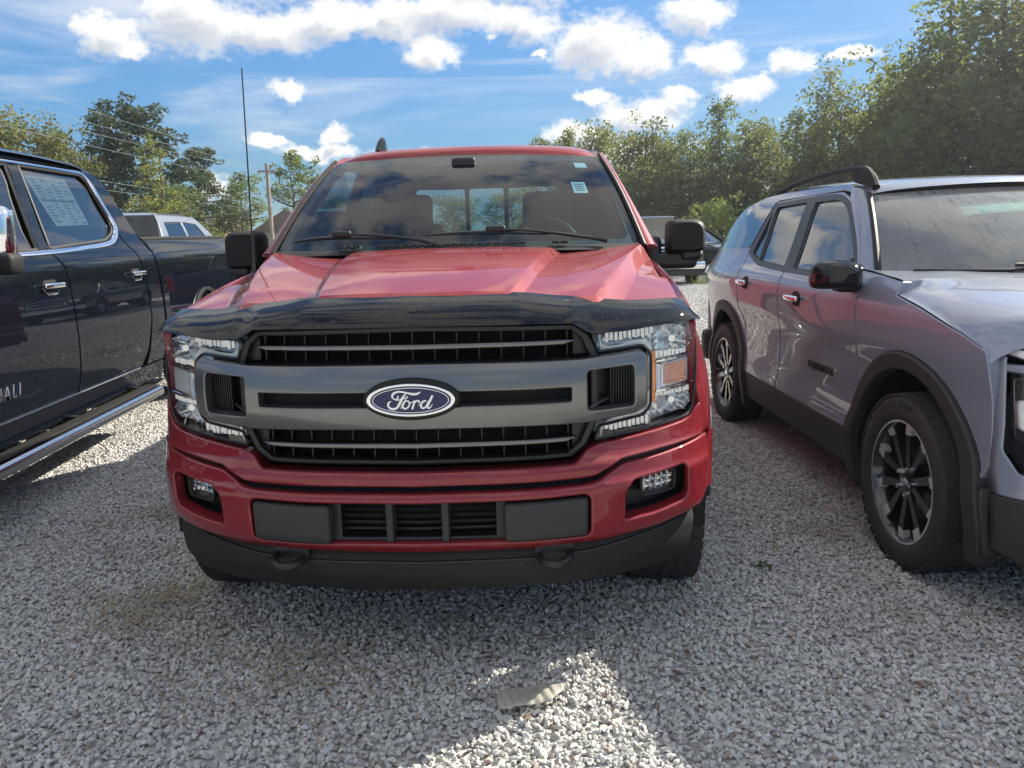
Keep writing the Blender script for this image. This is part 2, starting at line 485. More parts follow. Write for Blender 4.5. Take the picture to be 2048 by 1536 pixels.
M_redlens = pm('red_lens', (.42, .008, .012), rough=.15, coat=1.0)
M_white = pm('white_bezel', (.86, .86, .82), rough=.3)
M_bowl = pm('bowl_chrome', (.92, .93, .94), rough=.10, metal=.8, bump=.10, bscale=60)
M_paper = pm('sticker_paper', (.70, .74, .70), rough=.7, var=.06, vscale=60)
M_mint = pm('mint_sticker_paper', (.42, .78, .66), rough=.7)
M_print = pm('printed_ink', (.12, .14, .15), rough=.8)
M_seat = pm('dark_cloth', (.020, .022, .026), rough=.85, bump=.2, bscale=500)
M_trim = pm('dark_interior_trim', (.022, .023, .026), rough=.6)
M_headl = pm('grey_headliner', (.16, .16, .155), rough=.9)
M_alu = pm('machined_aluminium', (.70, .70, .70), rough=.3, metal=.55)
M_wheelblk = pm('gloss_black_wheel', (.012, .012, .014), rough=.25, coat=.8)
M_wheel = pm('silver_wheel', (.45, .46, .48), rough=.3, metal=.9)
M_blue = pm('deep_blue_enamel', (.006, .012, .07), rough=.15, coat=.35, spec=.3)
M_lens = glass('clear_lens', (.93, .94, .94), ior=1.45)
M_ws = glass('dusty_windshield', (.44, .64, .72), dust=.17, refl=1.2, dustcol=(.34, .38, .42), arcs=[((-.07, 1.25, 1.39), .66), ((.62, 1.33, 1.38), .64)])
M_ws2 = glass('streaked_windshield', (.70, .78, .76), dust=.78, refl=2.4, streaks=True, arcs=[((2.55, 3.25, 1.12), .62), ((3.15, 3.3, 1.12), .62)], dustcol=(.66, .66, .63))  # dust film thickened and paled; part of it imitates lens-flare haze
M_tint = glass('privacy_glass', (.10, .12, .13), ior=1.62)
M_tintm = glass('mid_tinted_glass', (.27, .32, .34), ior=1.62)
M_tintl = glass('light_tinted_glass', (.42, .50, .50), ior=1.6)
# ------------------------------------------------------------------ ground and gravel
def gravel_mat(name, far):
    m = bpy.data.materials.new(name); m.use_nodes = True
    n = NT(m.node_tree); b = n.n['Principled BSDF']; b.inputs['Roughness'].default_value = .85
    if far:
        oc = n.new('ShaderNodeTexCoord').outputs['Object']
        vo = n.new('ShaderNodeTexVoronoi'); n.l.new(oc, vo.inputs['Vector']); vo.inputs['Scale'].default_value = 34
        r = n.sep(vo.outputs['Color'])[0]; dd = vo.outputs['Distance']
        big = n.noise(oc, .35, 5, .6)
        c = n.mix(r, (.33, .325, .315), (.66, .645, .61))
        c = n.mix(n.smooth(big, .55, .72, 0, .55), c, (.20, .17, .11))
        n.l.new(c, b.inputs['Base Color'])
        h = n.m('SUBTRACT', n.m('MULTIPLY', r, .6), dd)
        n.l.new(n.bump(h, .9, .03), b.inputs['Normal'])
    else:
        r = n.new('ShaderNodeObjectInfo').outputs['Random']
        oc = n.new('ShaderNodeTexCoord').outputs['Object']
        g = n.noise(oc, 90, 4, .65)
        ra = n.new('ShaderNodeValToRGB'); e = ra.color_ramp.elements
        e[0].position = 0; e[0].color = (.39, .385, .375, 1); e[1].position = 1.0; e[1].color = (.40, .33, .27, 1)
        for p, c in ((.25, (.49, .482, .465)), (.55, (.57, .56, .535)), (.80, (.66, .645, .615)), (.93, (.66, .65, .62)), (.965, (.32, .25, .20))):
            q = e.new(p); q.color = (*c, 1)
        n.l.new(r, ra.inputs[0])
        c = n.mix(g, n.mix(.30, ra.outputs[0], (.22, .22, .215)), ra.outputs[0])
        ps = n.new('ShaderNodeNewGeometry').outputs['Position']
        c = n.mix(n.smooth(n.noise(ps, .9, 4, .6), .52, .70, 0, .62), c, (.24, .19, .14))
        n.l.new(c, b.inputs['Base Color'])
        n.l.new(n.bump(n.noise(oc, 160, 3, .6), .35, .002), b.inputs['Normal'])
    return m
M_gfar = gravel_mat('gravel_bed', True); M_stone = gravel_mat('limestone_chips', False)

link('ground', grid([[(x, y, 0) for x in (-400, -40, -12, 0, 12, 40, 400)] for y in (-400, -60, -6, 0, 6, 14, 30, 60, 400)]).mesh('ground', M_gfar), kind='structure')

def stone_mesh(i):
    r = np.random.default_rng(100+i)
    import bmesh
    bm = bmesh.new()
    p = r.normal(size=(13, 3)); p /= np.linalg.norm(p, axis=1, keepdims=True)
    p *= A([1.0, r.uniform(.62, .9), r.uniform(.45, .7)])*r.uniform(.8, 1.0, (13, 1))
    for q in p: bm.verts.new(q)
    res = bmesh.ops.convex_hull(bm, input=bm.verts)
    bmesh.ops.delete(bm, geom=[e for e in res['geom_interior'] if isinstance(e, bmesh.types.BMVert)], context='VERTS')
    me = bpy.data.meshes.new('stone'); bm.to_mesh(me); bm.free(); me.materials.append(M_stone)
    return me
stones = bpy.data.collections.new('gravel_stones')
for i in range(9):
    stones.objects.link(bpy.data.objects.new('stone', stone_mesh(i)))

def scatter(name, base, coll, density, smin, smax, seed, zoff=0.0, tilt=3.14, flat=1.0):
    g = bpy.data.node_groups.new(name, 'GeometryNodeTree')
    g.interface.new_socket('Geometry', in_out='INPUT', socket_type='NodeSocketGeometry')
    g.interface.new_socket('Geometry', in_out='OUTPUT', socket_type='NodeSocketGeometry')
    N = g.nodes.new; L = g.links.new
    gi, go = N('NodeGroupInput'), N('NodeGroupOutput')
    d = N('GeometryNodeDistributePointsOnFaces'); d.inputs['Density'].default_value = density; d.inputs['Seed'].default_value = seed
    ci = N('GeometryNodeCollectionInfo'); ci.inputs[0].default_value = coll; ci.inputs[1].default_value = True; ci.inputs[2].default_value = True
    io = N('GeometryNodeInstanceOnPoints'); io.inputs['Pick Instance'].default_value = True
    rr = N('FunctionNodeRandomValue'); rr.data_type = 'FLOAT_VECTOR'; rr.inputs[0].default_value = (-tilt, -tilt, -3.14); rr.inputs[1].default_value = (tilt, tilt, 3.14)
    rs = N('FunctionNodeRandomValue'); rs.data_type = 'FLOAT'; rs.inputs[2].default_value = smin; rs.inputs[3].default_value = smax; rs.inputs['Seed'].default_value = 3
    rz = N('FunctionNodeRandomValue'); rz.data_type = 'FLOAT_VECTOR'; rz.inputs[0].default_value = (0, 0, zoff-.004); rz.inputs[1].default_value = (0, 0, zoff+.008); rz.inputs['Seed'].default_value = 5
    sp = N('GeometryNodeSetPosition')
    L(gi.outputs[0], d.inputs[0]); L(d.outputs[0], sp.inputs[0]); L(rz.outputs[0], sp.inputs['Offset']); L(sp.outputs[0], io.inputs[0])
    L(ci.outputs[0], io.inputs['Instance'])
    L(rr.outputs[0], io.inputs['Rotation']); L(rs.outputs[1], io.inputs['Scale']); L(io.outputs[0], go.inputs[0])
    o = link(name, base, kind='stuff'); md = o.modifiers.new('scatter', 'NODES'); md.node_group = g
    return o
near = grid([[(x, y, .004) for x in np.linspace(-4.6, 4.2, 12)] for y in np.linspace(1.2, 8.6, 10)]).mesh('gravel', M_stone)
scatter('gravel', near, stones, 5200, .0085, .0172, 1, .002, tilt=.75)
mid = grid([[(x, y, .004) for x in np.linspace(-9, 9, 10)] for y in np.linspace(8.6, 26, 14)]).mesh('gravel', M_stone)
scatter('gravel', mid, stones, 1000, .014, .026, 2, .002, tilt=.75)
# ------------------------------------------------------------------ red pickup (front end nearest, local Y runs back from the nose)
TY = R(-2.27)
truck = thing('pickup_truck', 'red crew-cab pickup with black hood deflector and dark grey grille, facing the camera', 'pickup truck', (-.294, 2.252, 0), TY)
cur = pchip([0, .3, .53, .7, .82, .9, .95, .985, 1.0, 1.02], [0, .022, .08, .16, .25, .34, .43, .55, .70, 1.0])
def sgn(x): return np.abs(x)
def front(b, prof=None):
    """fascia surface: sweep in plan plus an offset that depends on height"""
    pf = prof if prof is not None else (lambda z: 0*z)
    return lambda x, z, d: np.stack([x, cur(sgn(x)) + b + pf(z) + d, z], -1)
def sym(half): return [tuple(p) for p in half] + [(-x, z) for x, z in half[::-1] if abs(x) > 1e-6]
def tp(name, mb, mat, parent=None, **k): return mb.build(name, mat, parent or truck, **k)
def pair(name, mb, mat, parent=None, **k): return tp(name, mb, mat, parent, **k), tp(name, mb.mirror(), mat, parent, **k)

# dark backing behind the whole nose
tp('front_structure', plate(sym([(0, .44), (.84, .44), (.88, .70), (.88, 1.13), (.50, 1.15), (0, 1.16)]), front(.16), thick=.02, step=.08), M_dark)

# upper and lower grille openings
gfo = sym([(0, .741), (.470, .742), (.512, .778), (.552, .860), (.552, 1.05), (.522, 1.118), (.478, 1.152), (0, 1.162)])
gfi = sym([(0, .757), (.455, .758), (.495, .790), (.528, .865), (.528, 1.045), (.503, 1.105), (.470, 1.134), (0, 1.143)])
tp('grille_frame', plate(gfo, front(.030), [gfi], thick=.07, bev=.006), M_blk)
tp('radiator', plate(sym([(0, .745), (.5, .745), (.53, .86), (.53, 1.05), (.49, 1.14), (0, 1.15)]), front(.14), thick=.01, step=.08), M_dark)
m = MB()
for k in range(-7, 8):
    for z0, z1 in ((.757, .852), (1.056, 1.142)):
        x = k*.0655
        tp('grille_bar', box((x, float(cur(abs(x))) + .075, (z0+z1)/2), (.0036, .035, z1-z0)), M_blk)
for z0, z1, x0, x1 in ((.758, .852, .470, .54), (1.056, 1.135, .475, .54)):
    for s in (-1, 1):
        m = plate([(s*x0, z0), (s*(x1-.02), z0+.02), (s*x1, z1-.01), (s*x0, z1)] if z0 < .9 else [(s*x0, z0), (s*x1, z0), (s*(x1-.015), z1-.03), (s*x0, z1)], front(.052), thick=.02, bev=.003)
        tp('grille_filler', m, M_blk)
for zl, zc in ((.795, .800), (1.093, 1.098)):
    pf = lambda z, zc=zc: .35*np.abs(z-zc)
    tp('grille_slat', plate(sym([(0, zl-.0025), (.448, zl-.002), (.484, zl+.012), (.448, zl+.0135), (0, zl+.0145)]), front(.028, pf), thick=.05, bev=.003, step=.02), M_gun)

# the wide centre bar with its two slots and two outboard pockets
bulge = lambda z: -.022*(1 - ((z-.955)/.105)**2)
bar = sym([(0, .857), (.33, .856), (.50, .852), (.672, .868), (.705, .888), (.705, 1.045), (.682, 1.064), (.50, 1.051), (0, 1.055)])
slot = fillet([(.10, .929), (.468, .927), (.468, .969), (.10, .972)], .006)
pock = fillet([(.518, .892), (.663, .894), (.660, 1.020), (.515, 1.014)], .014)
holes = [slot, slot*[-1, 1], pock, pock*[-1, 1]]
tp('grille_crossbar', plate(fillet(bar, .012), front(.0, bulge), holes, thick=.06, bev=.006, step=.022), M_gun)
slot_i = fillet([(.10, .922), (.478, .920), (.478, .976), (.10, .979)], .006)
pair('slot_liner', plate(slot_i, front(.035), thick=.01, step=.05), M_dark)
pl = MB(); grid([[(.500, .145, z), (.585, .19, z), (.675, .205, z)] for z in (.88, .95, 1.03)], pl)
for (a, b) in (((.518, .892), (.663, .894)),): pass
pair('pocket_liner', pl, M_blk)
m = MB()
for i in range(9): x = .592 + i*.0085; box((x, float(cur(x))+.055, .953), (.0028, .02, .118), m)
for i in range(11): z = .900 + i*.0108; tube([(.588, float(cur(.588))+.055, z), (.625, float(cur(.625))+.055, z), (.664, float(cur(.664))+.055, z)], .0014, 4, m)
for o in pair('pocket_mesh', m, M_blk): o['kind'] = 'stuff'
m = tube([(.522, float(cur(.522))+.012, .898), (.59, float(cur(.59))+.06, .915)], .004, 6)
pair('pocket_rib', m, M_gun)

# oval badge with script
def oval(a, b, n=56): return A([(a*math.cos(2*math.pi*i/n), b*math.sin(2*math.pi*i/n)) for i in range(n)])
EO = A([.004, .956])
flatf = lambda y: (lambda x, z, d: np.stack([x, np.full_like(x, y) + d + .10*x*x, z], -1))
badge = tp('emblem', plate(oval(.141, .0615) + EO, flatf(-.036), thick=.06, bev=.008, step=.012), M_black)
tp('emblem_ring', plate(oval(.1285, .0485) + EO, flatf(-.044), [oval(.1155, .0405) + EO], thick=.012, bev=.003, step=.01), M_chrome, badge)
tp('emblem_oval', plate(oval(.117, .0415) + EO, flatf(-.0425), thick=.006, bev=.001, step=.012), M_blue, badge)
tp('emblem_pinstripe', plate(oval(.1105, .0372) + EO, flatf(-.0437), [oval(.1083, .0352) + EO], thick=.001, bev=.0003, step=.006), M_white, badge)
# script strokes, in the pixel frame of the lettering (1024, 540 is the badge centre, 10.2 units per millimetre of the photo's own scale)
S_ = [
 ([(775, 462), (768, 505), (728, 522), (680, 500), (668, 452), (700, 405), (770, 378), (850, 380), (960, 405), (1060, 425), (1140, 418), (1205, 385)], [10, 12, 10, 8, 16, 16, 13, 12, 13, 17, 15, 5]),
 ([(930, 410), (905, 435), (870, 478), (830, 545), (795, 612), (745, 680), (680, 705), (615, 685), (582, 635), (598, 582), (640, 556)], [5, 9, 15, 17, 18, 17, 15, 15, 15, 13, 6]),
 ([(745, 545), (800, 528), (870, 508), (925, 508), (955, 480), (935, 462), (912, 482), (930, 515)], [4, 6, 7, 7, 5, 4, 4, 3]),
 ([(815, 692), (850, 640), (882, 580), (925, 552), (905, 556), (868, 605), (855, 660), (885, 698), (935, 688), (978, 640), (985, 585), (958, 556), (925, 552)], [5, 8, 9, 10, 12, 15, 15, 12, 11, 11, 11, 10, 9]),
 ([(975, 600), (1010, 590), (1060, 565), (1085, 548), (1072, 590), (1035, 700)], [5, 6, 6, 7, 13, 14]),
 ([(1060, 620), (1095, 575), (1130, 550), (1165, 562), (1168, 590)], [8, 9, 11, 13, 10]),
 ([(1150, 640), (1195, 625), (1240, 580), (1295, 556), (1250, 562), (1208, 610), (1200, 665), (1230, 695), (1280, 675), (1325, 610), (1350, 560)], [4, 5, 7, 9, 12, 15, 15, 12, 11, 11, 11]),
 ([(1415, 468), (1385, 530), (1345, 605), (1318, 665), (1335, 695), (1375, 680), (1415, 620)], [16, 16, 15, 14, 11, 8, 4])]
m = MB()
for k, (p, w) in enumerate(S_):
    q = catmull(p, 5); w = np.interp(np.linspace(0, 1, len(q)), np.linspace(0, 1, len(w)), w)
    X = EO[0] + (q[:, 0] - 1005)*1.536e-4; Z = EO[1] - (q[:, 1] - 545)*1.536e-4; W = w*1.536e-4*1.3
    d = np.gradient(np.stack([X, Z], 1), axis=0); d /= np.maximum(np.linalg.norm(d, axis=1, keepdims=True), 1e-9); nn = np.stack([-d[:, 1], d[:, 0]], 1)
    y = -.0446 - .0001*k + .10*X*X
    rows = []
    for s, yo in ((1, .0015), (1, 0), (0, -.0006), (-1, 0), (-1, .0015)): rows.append(np.stack([X + s*W*nn[:, 0], y + yo, Z + s*W*nn[:, 1]], 1))
    grid(np.stack(rows, 0), m)
    for e in (0, -1):
        th = np.linspace(0, 2*math.pi, 11)[:-1]; 
        m.add([(X[e] + W[e]*math.cos(u), y[e]-.0001, Z[e] + W[e]*math.sin(u)) for u in th], [tuple(range(10))])
tp('emblem_lettering', m, M_white, badge, smooth=False)

# headlights: C-shaped, wrapped round the ends of the crossbar
HL = [(.532, 1.116), (.685, 1.129), (.850, 1.138), (.872, 1.125), (.888, 1.06), (.888, .93), (.880, .845), (.862, .822), (.836, .816), (.540, .790), (.556, .833), (.695, .850), (.716, .868), (.722, .885), (.722, 1.036), (.712, 1.055), (.690, 1.070), (.552, 1.062)]
lampf = pchip([.80, .95, 1.14], [.035, .022, .05])
lp = lambda z: lampf(z)
inn = lambda x: .335 - .38*(.31 - cur(np.abs(x))) if np.ndim(x) else .335 - .38*(.31 - float(cur(abs(x))))
refl_s = lambda b: (lambda x, z, d: np.stack([x, inn(x) + b + lp(z) + d, z], -1))
hl_mb = plate(HL, front(.085, lp), thick=.02, bev=.002, step=.03)
for side in (1, -1):
    fx = (lambda mb: mb) if side > 0 else (lambda mb: mb.mirror())
    hl = tp('headlight', fx(plate(HL, front(.095, lp), thick=.03, bev=.003, step=.022)), M_chromed)
    # clear outer lens
    tp('lens', fx(plate(HL, front(.0, lp), thick=.05, bev=.006, step=.025)), M_lens, hl)
    rim = A(fillet(HL, .008)); 
    tp('lens_rim', fx(tube([(x, float(cur(x)) + float(lampf(z)) + .004, z) for x, z in list(dens_poly(rim, .03))] , .0045, 5)), M_blk, hl)
    # bright edge strips along the inner tips
    for P_ in ([(.556, 1.108), (.574, 1.068), (.690, 1.079), (.712, 1.068), (.724, 1.050)], [(.560, .798), (.576, .836), (.692, .857), (.714, .866), (.724, .884)]):
        q = catmull(P_, 5)
        m = MB(); grid([[(x + o*.4, float(cur(x)) + float(lampf(z)) + .012 + abs(o)*.3, z + o) for x, z in q] for o in (-.008, 0, .008)], m, flip=True)
        tp('light_strip', fx(m), M_white, hl)
    # amber side marker
    tp('marker_strip', fx(plate([(.7245, .884), (.738, .884), (.738, 1.046), (.7245, 1.046)], front(.012, lp), thick=.02, bev=.003)), M_amber, hl)
    # turn signal box with a ribbed orange window
    m = MB(); plate(fillet([(.762, .922), (.862, .930), (.862, 1.010), (.762, 1.000)], .006), front(.030, lp), thick=.04, bev=.004, mb=m)
    sig = tp('turn_signal', fx(m), M_chromed, hl)
    m = MB()
    for i in range(11): z = .936 + i*.0062; tube([(x, float(cur(x)) + float(lampf(z)) + .026, z) for x in np.linspace(.772, .852, 6)], .0030, 6, m)
    st_1 = tp('signal_ribs', fx(m), pm('pale_orange_lens', (.66, .35, .26), rough=.2, coat=.8) if side > 0 else M_chromed, sig)
    m = MB()
    for i in range(14): z = .925 + i*.0056; tube([(x, float(cur(x)) + float(lampf(z)) + .024, z) for x in (.742, .758)], .0026, 5, m)
    st_2 = tp('signal_flutes', fx(m), M_chrome, sig)
    st_1['kind'] = st_2['kind'] = 'stuff'
    for zz in (.917, 1.012):
        tp('chrome_ledge', fx(tube([(x, float(cur(x)) + float(lampf(zz)) + .022, zz + .006*(x-.74)/.14) for x in np.linspace(.740, .878, 8)], .0055, 6)), M_chrome, sig)
    # faceted bowls
    for cxz, ra, rb in (((.806, 1.072), .066, .045), ((.806, .868), .062, .040)):
        m = MB(); rows = []
        for j, rr in enumerate((1.0, .82, .6, .36, .2)):
            ring = []
            for i in range(25):
                a = 2*math.pi*i/24; x = cxz[0] + ra*rr*math.cos(a); z = cxz[1] + rb*rr*math.sin(a)
                ring.append((x, float(cur(cxz[0]+.062)) + .035 + .04*(1-rr*rr) + .005*((i+j) % 2) + .004*(i % 3), z))
            rows.append(ring)
        grid(rows, m)
        bw = tp('reflector_bowl', fx(m), M_bowl, hl, angle=8)
        tp('bulb', fx(tube([(cxz[0], float(cur(cxz[0]+.062)) + .07, cxz[1]), (cxz[0], float(cur(cxz[0]+.062)) + .030, cxz[1])], .011, 10)), M_chrome, bw)
    # small facets filling the two arms
    m = MB()
    for (x0, x1, z0, z1) in ((.575, .735, 1.082, 1.116), (.572, .72, .806, .842), (.74, .87, 1.02, 1.044), (.74, .87, .895, .912)):
        nx = int((x1-x0)/.014)
        for i in range(nx):
            x = x0 + (i+.5)*(x1-x0)/nx; zo = (x-x0)*.10*(1 if z0 > 1.05 and x0 < .6 else (.12 if x0 < .6 else 0))
            yb = float(cur(x)) + .03 + float(lampf((z0+z1)/2)) + .012*rng.random()
            box((x, yb+.01, (z0+z1)/2 + zo*.8), (.010, .03, (z1-z0)*rng.uniform(.6, .95)), m)
    tp('lamp_facets', fx(m), M_chromed, hl)['kind'] = 'stuff'
    m = MB(); hin = offset(ccw(dens_poly(HL, .03)), .012); r_ = np.random.default_rng(5)
    for xi in np.arange(.535, .89, .0215):
        for zi in np.arange(.79, 1.14, .0195):
            if inside(A([[xi+.0105, zi+.0095]]), hin)[0]:
                if .74 < xi and .90 < zi < 1.01: continue
                if ((xi+.008-.806)/.064)**2 + ((zi+.008-1.072)/.046)**2 < 1 or ((xi+.008-.806)/.060)**2 + ((zi+.008-.868)/.040)**2 < 1: continue
                yb = float(cur(min(xi+.0215, .9))) + float(lampf(zi)) + .040; a_, b_ = r_.normal(size=2)*.0016; hy = yb - .006
                m.add([(xi, yb-a_-b_, zi), (xi+.0208, yb+a_-b_, zi), (xi+.0208, yb+a_+b_, zi+.0188), (xi, yb-a_+b_, zi+.0188), (xi+.0105+a_, hy, zi+.0095)], [(0, 1, 4), (1, 2, 4), (2, 3, 4), (3, 0, 4)])
    fc = tp('reflector_facets', fx(m), M_chromed, hl, smooth=False); fc['kind'] = 'stuff'

# painted strip below the lamps and grille
asc = pchip([.66, .70, .722, .76, .84], [-.006, -.030, -.026, .004, .02])
strip = sym([(0, .690), (.50, .690), (.535, .693), (.622, .733), (.75, .741), (.905, .744), (.928, .75), (.932, .80), (.915, .85), (.893, .842), (.866, .816), (.838, .808), (.545, .782), (.516, .770), (.475, .736), (0, .735)])
tp('front_panel', plate(fillet(strip, .012), front(.0, asc), thick=.05, bev=.006, step=.02), M_red)
cheek = [(.893, .845), (.918, .852), (.938, .80), (.948, .95), (.935, 1.10), (.893, 1.128)]
# bumper with its three openings
bp_ = pchip([.455, .475, .52, .60, .655, .685, .75], [.045, .008, -.028, -.036, -.040, -.022, -.005])
bo = sym([(0, .674), (.50, .673), (.545, .678), (.625, .717), (.75, .726), (.915, .740), (.942, .735), (.952, .66), (.945, .56), (.915, .508), (.75, .487), (.53, .464), (.455, .460), (.40, .468), (0, .466)])
copen = fillet(sym([(0, .640), (.27, .640), (.508, .641), (.522, .628), (.522, .514), (.508, .502), (.27, .508), (0, .511)]), .012)
fog = fillet([(.632, .540), (.735, .543), (.838, .556), (.852, .575), (.850, .658), (.836, .674), (.66, .664), (.634, .632)], .012)
tp('bumper', plate(fillet(bo, .015), front(.0, bp_), [copen, fog, fog*[-1, 1]], thick=.07, bev=.009, step=.02), M_red)
tp('bumper_gap_trim', plate(sym([(0, .64), (.52, .64), (.62, .70), (.90, .70), (.925, .73), (.92, .76), (.60, .745), (.52, .71), (0, .71)]), front(.018), thick=.02, step=.04), M_blk)
for s in (1, -1): m = grid([[(s*.945, .41, z), (s*.975, .47, z), (s*.985, .52, z)] for z in (.535, .60, .66, .735)], None, 3, 3, flip=s < 0); tp('bumper_return', m, M_red)
pad = fillet([(.262, .509), (.513, .508), (.516, .634), (.262, .634)], .016)
padp = lambda z: .9*np.maximum(np.abs(z-.572)-.045, 0)**1.2
pair('bumper_pad', plate(pad, front(-.040, padp), thick=.06, bev=.012, step=.025), M_grey)
tp('lower_intake', plate(sym([(0, .50), (.53, .50), (.53, .645), (0, .648)]), front(.09), thick=.01, step=.08), M_dark)
ft = sym([(0, .632), (.27, .634), (.27, .514), (0, .517)])
tp('intake_frame', plate(sym([(0, .641), (.268, .640), (.268, .508), (0, .511)]), front(.004), [sym([(0, .632), (.235, .631), (.235, .522), (0, .525)])], thick=.05, bev=.004), M_blk)
for s in (1, -1): tp('intake_post', plate([(s*.084-.0105, .512), (s*.084+.0105, .512), (s*.084+.0115, .639), (s*.084-.0115, .639)], front(-.012), thick=.06, bev=.004), M_grey)
for z in (.535, .556, .577, .598, .619): tp('intake_slat', tube([(x, float(cur(abs(x)))+.045, z) for x in np.linspace(-.26, .26, 9)], .006, 5), M_blk)
for s in (1, -1):
    fx = (lambda mb: mb) if s > 0 else (lambda mb: mb.mirror())
    m = MB(); q = A(fog); fo = offset(ccw(q), -.006)
    rows = [[(x, float(cur(x)) + float(bp_(z)) + .02, z) for x, z in fo], [(x, float(cur(min(x, .83))) + .085, z) for x, z in offset(ccw(q), .004)]]
    rows = [r + [r[0]] for r in rows]; grid(rows, m)
    fb = plate(fo, lambda x, z, d: np.stack([x, cur(np.minimum(x, .83)) + .085 + d, z], -1), thick=.005, step=.05)
    m.add(np.concatenate(fb.v), fb.f)
    fl = tp('fog_lamp_housing', fx(m), M_blk)
    lq = fillet([(.698, .592), (.806, .590), (.808, .652), (.708, .660), (.694, .640)], .014)
    tp('lamp_frame', fx(plate(offset(ccw(lq), -.009), front(.018), [lq], thick=.05, bev=.004, step=.02)), M_blk, fl)
    tp('fog_lamp_reflector', fx(plate(lq, front(.05), thick=.01, bev=.002, step=.02)), M_chromed, fl)
    m = MB()
    for i in range(5):
        for j in range(3):
            x, z = .712 + i*.020, .603 + j*.018
            for q4 in range(1): m.add([(x-.009, float(cur(x))+.046, z-.008), (x+.009, float(cur(x))+.046, z-.008), (x+.009, float(cur(x))+.046, z+.008), (x-.009, float(cur(x))+.046, z+.008), (x+rng.normal()*.003, float(cur(x))+.036, z+rng.normal()*.003)], [(0, 1, 4), (1, 2, 4), (2, 3, 4), (3, 0, 4)])
    tp('fog_lamp_facets', fx(m), M_chrome, fl, smooth=False)['kind'] = 'stuff'
    tp('fog_lamp_lens', fx(plate(lq, front(.024), thick=.008, bev=.003, step=.03)), M_lens, fl)

# air dam and tow hooks
damp = pchip([.33, .40, .44, .47], [.022, .0, .004, .022])
dam = sym([(0, .472), (.42, .474), (.53, .470), (.75, .494), (.885, .508), (.893, .45), (.868, .362), (.815, .337), (.62, .333), (.35, .337), (0, .338)])
tp('air_dam', plate(fillet(dam, .012), front(.015, damp), thick=.05, bev=.006, step=.03), M_black)
tp('air_dam_lip', plate(sym([(0, .440), (.40, .440), (.52, .445), (.86, .475), (.86, .470), (.52, .439), (.40, .434), (0, .434)]), front(.010, damp), thick=.012, bev=.001), M_blk)
for s in (1, -1):
    m = tube(catmull([(s*.41-.052, .13, .452), (s*.41-.050, .05, .447), (s*.41-.03, .005, .441), (s*.41, -.008, .438), (s*.41+.03, .005, .441), (s*.41+.050, .05, .447), (s*.41+.052, .13, .452)], 5), .0115, 8)
    hk = tp('tow_hook', m, M_blk)
    tp('hook_recess', plate(fillet([(s*.41-.060, .440), (s*.41+.060, .440), (s*.41+.060, .476), (s*.41-.060, .476)], .006), front(.008), thick=.04, bev=.003), M_blk, hk)

# hood deflector
dt = pchip([0, .30, .44, .536, .60, .68, .80, .85, .885, .90], [1.250, 1.246, 1.231, 1.222, 1.212, 1.205, 1.203, 1.190, 1.155, 1.140])
db = pchip([0, .47, .50, .53, .60, .72, .86, .90], [1.163, 1.158, 1.140, 1.126, 1.124, 1.132, 1.139, 1.136])
xs = np.concatenate([np.linspace(-.893, -.80, 14), np.linspace(-.79, .79, 80), np.linspace(.80, .893, 14)])
rows = []
for v in np.linspace(0, 1, 13):
    zt, zb = dt(sgn(xs)), db(sgn(xs)); z = zb + (zt-zb)*v
    y = cur(sgn(xs)*.985) - .012 + .135*v**1.9 + .004*math.sin(v*math.pi*2)
    rows.append(np.stack([xs, y, z], 1))
r2 = A(rows); back = r2[-1] + A([0, .006, -.006]); back2 = back + A([0, .0, -.03])
tp('hood_deflector', grid(np.concatenate([r2[:1] + A([0, .03, .0]), r2, back[None], back2[None]])), M_blackgloss, angle=60)
def logo_plate():
    x0 = .475; 
    m = MB(); f = lambda x, z, d: np.stack([x, cur(sgn(x)) + .083 + (z-1.21)*1.2 + d, z], -1)
    p = tp('deflector_logo', plate([(.437, 1.2135), (.478, 1.210), (.478, 1.2185), (.437, 1.222)], f, thick=.002, bev=.0008, step=.01), M_blk)
    M = TR((.450, float(cur(.45)) + .0795, 1.2172), (R(62), 0, R(8)))
    tp('logo_lettering', text_mb('Weather', .0088, .0006, M=M), M_white, p, smooth=False)
    M = TR((.4715, float(cur(.47)) + .0805, 1.2155), (R(62), 0, R(10)))
    tp('logo_lettering', text_mb('Tech', .0080, .0006, M=M), M_redlens, p, smooth=False)
logo_plate()

# hood: raised centre, sloped ramps, ridge, drop to the wing
def hood_pts():
    T_ = np.linspace(0, 1, 21); rows = []
    for q in T_:
        e = q**.92
        L = lambda a, b: a + (b-a)*e
        px = [0, L(.15, .22), L(.286, .428), L(.292, .434), L(.315, .480), L(.321, .487), L(.42, .62), L(.545, .815), L(.562, .832), L(.580, .845), L(.630, .872), L(.645, .876), L(.74, .883), L(.838, .888)]
        pz = [L(1.252, 1.372), L(1.252, 1.371), L(1.248, 1.362), L(1.246, 1.3605), L(1.224, 1.338), L(1.223, 1.337), L(1.226, 1.346), L(1.226, 1.366), L(1.222, 1.364), L(1.212, 1.350), L(1.194, 1.305), L(1.193, 1.301), L(1.196, 1.290), L(1.186, 1.276)]
        bow = .018*math.sin(math.pi*min(1, q*1.15))*(1 if q < .87 else 1)
        bow = .020*(1-(2*q-1)**2)
        yb = 1.205 + .16*(A(px)/.85)**2
        yf = cur(A(px)*.985) + .118 + .02*(A(px) > .6)
        y = yf + (yb-yf)*q
        rows.append(np.stack([A(px), y, A(pz) + bow*(A(px) < .86)], 1))
    H = A(rows); full = np.concatenate([H[:, :0:-1]*[-1, 1, 1], H], 1)
    return full
H_ = hood_pts()
hb = grid(H_, k=2)
nose = H_[0] + A([0, -.05, -.03])
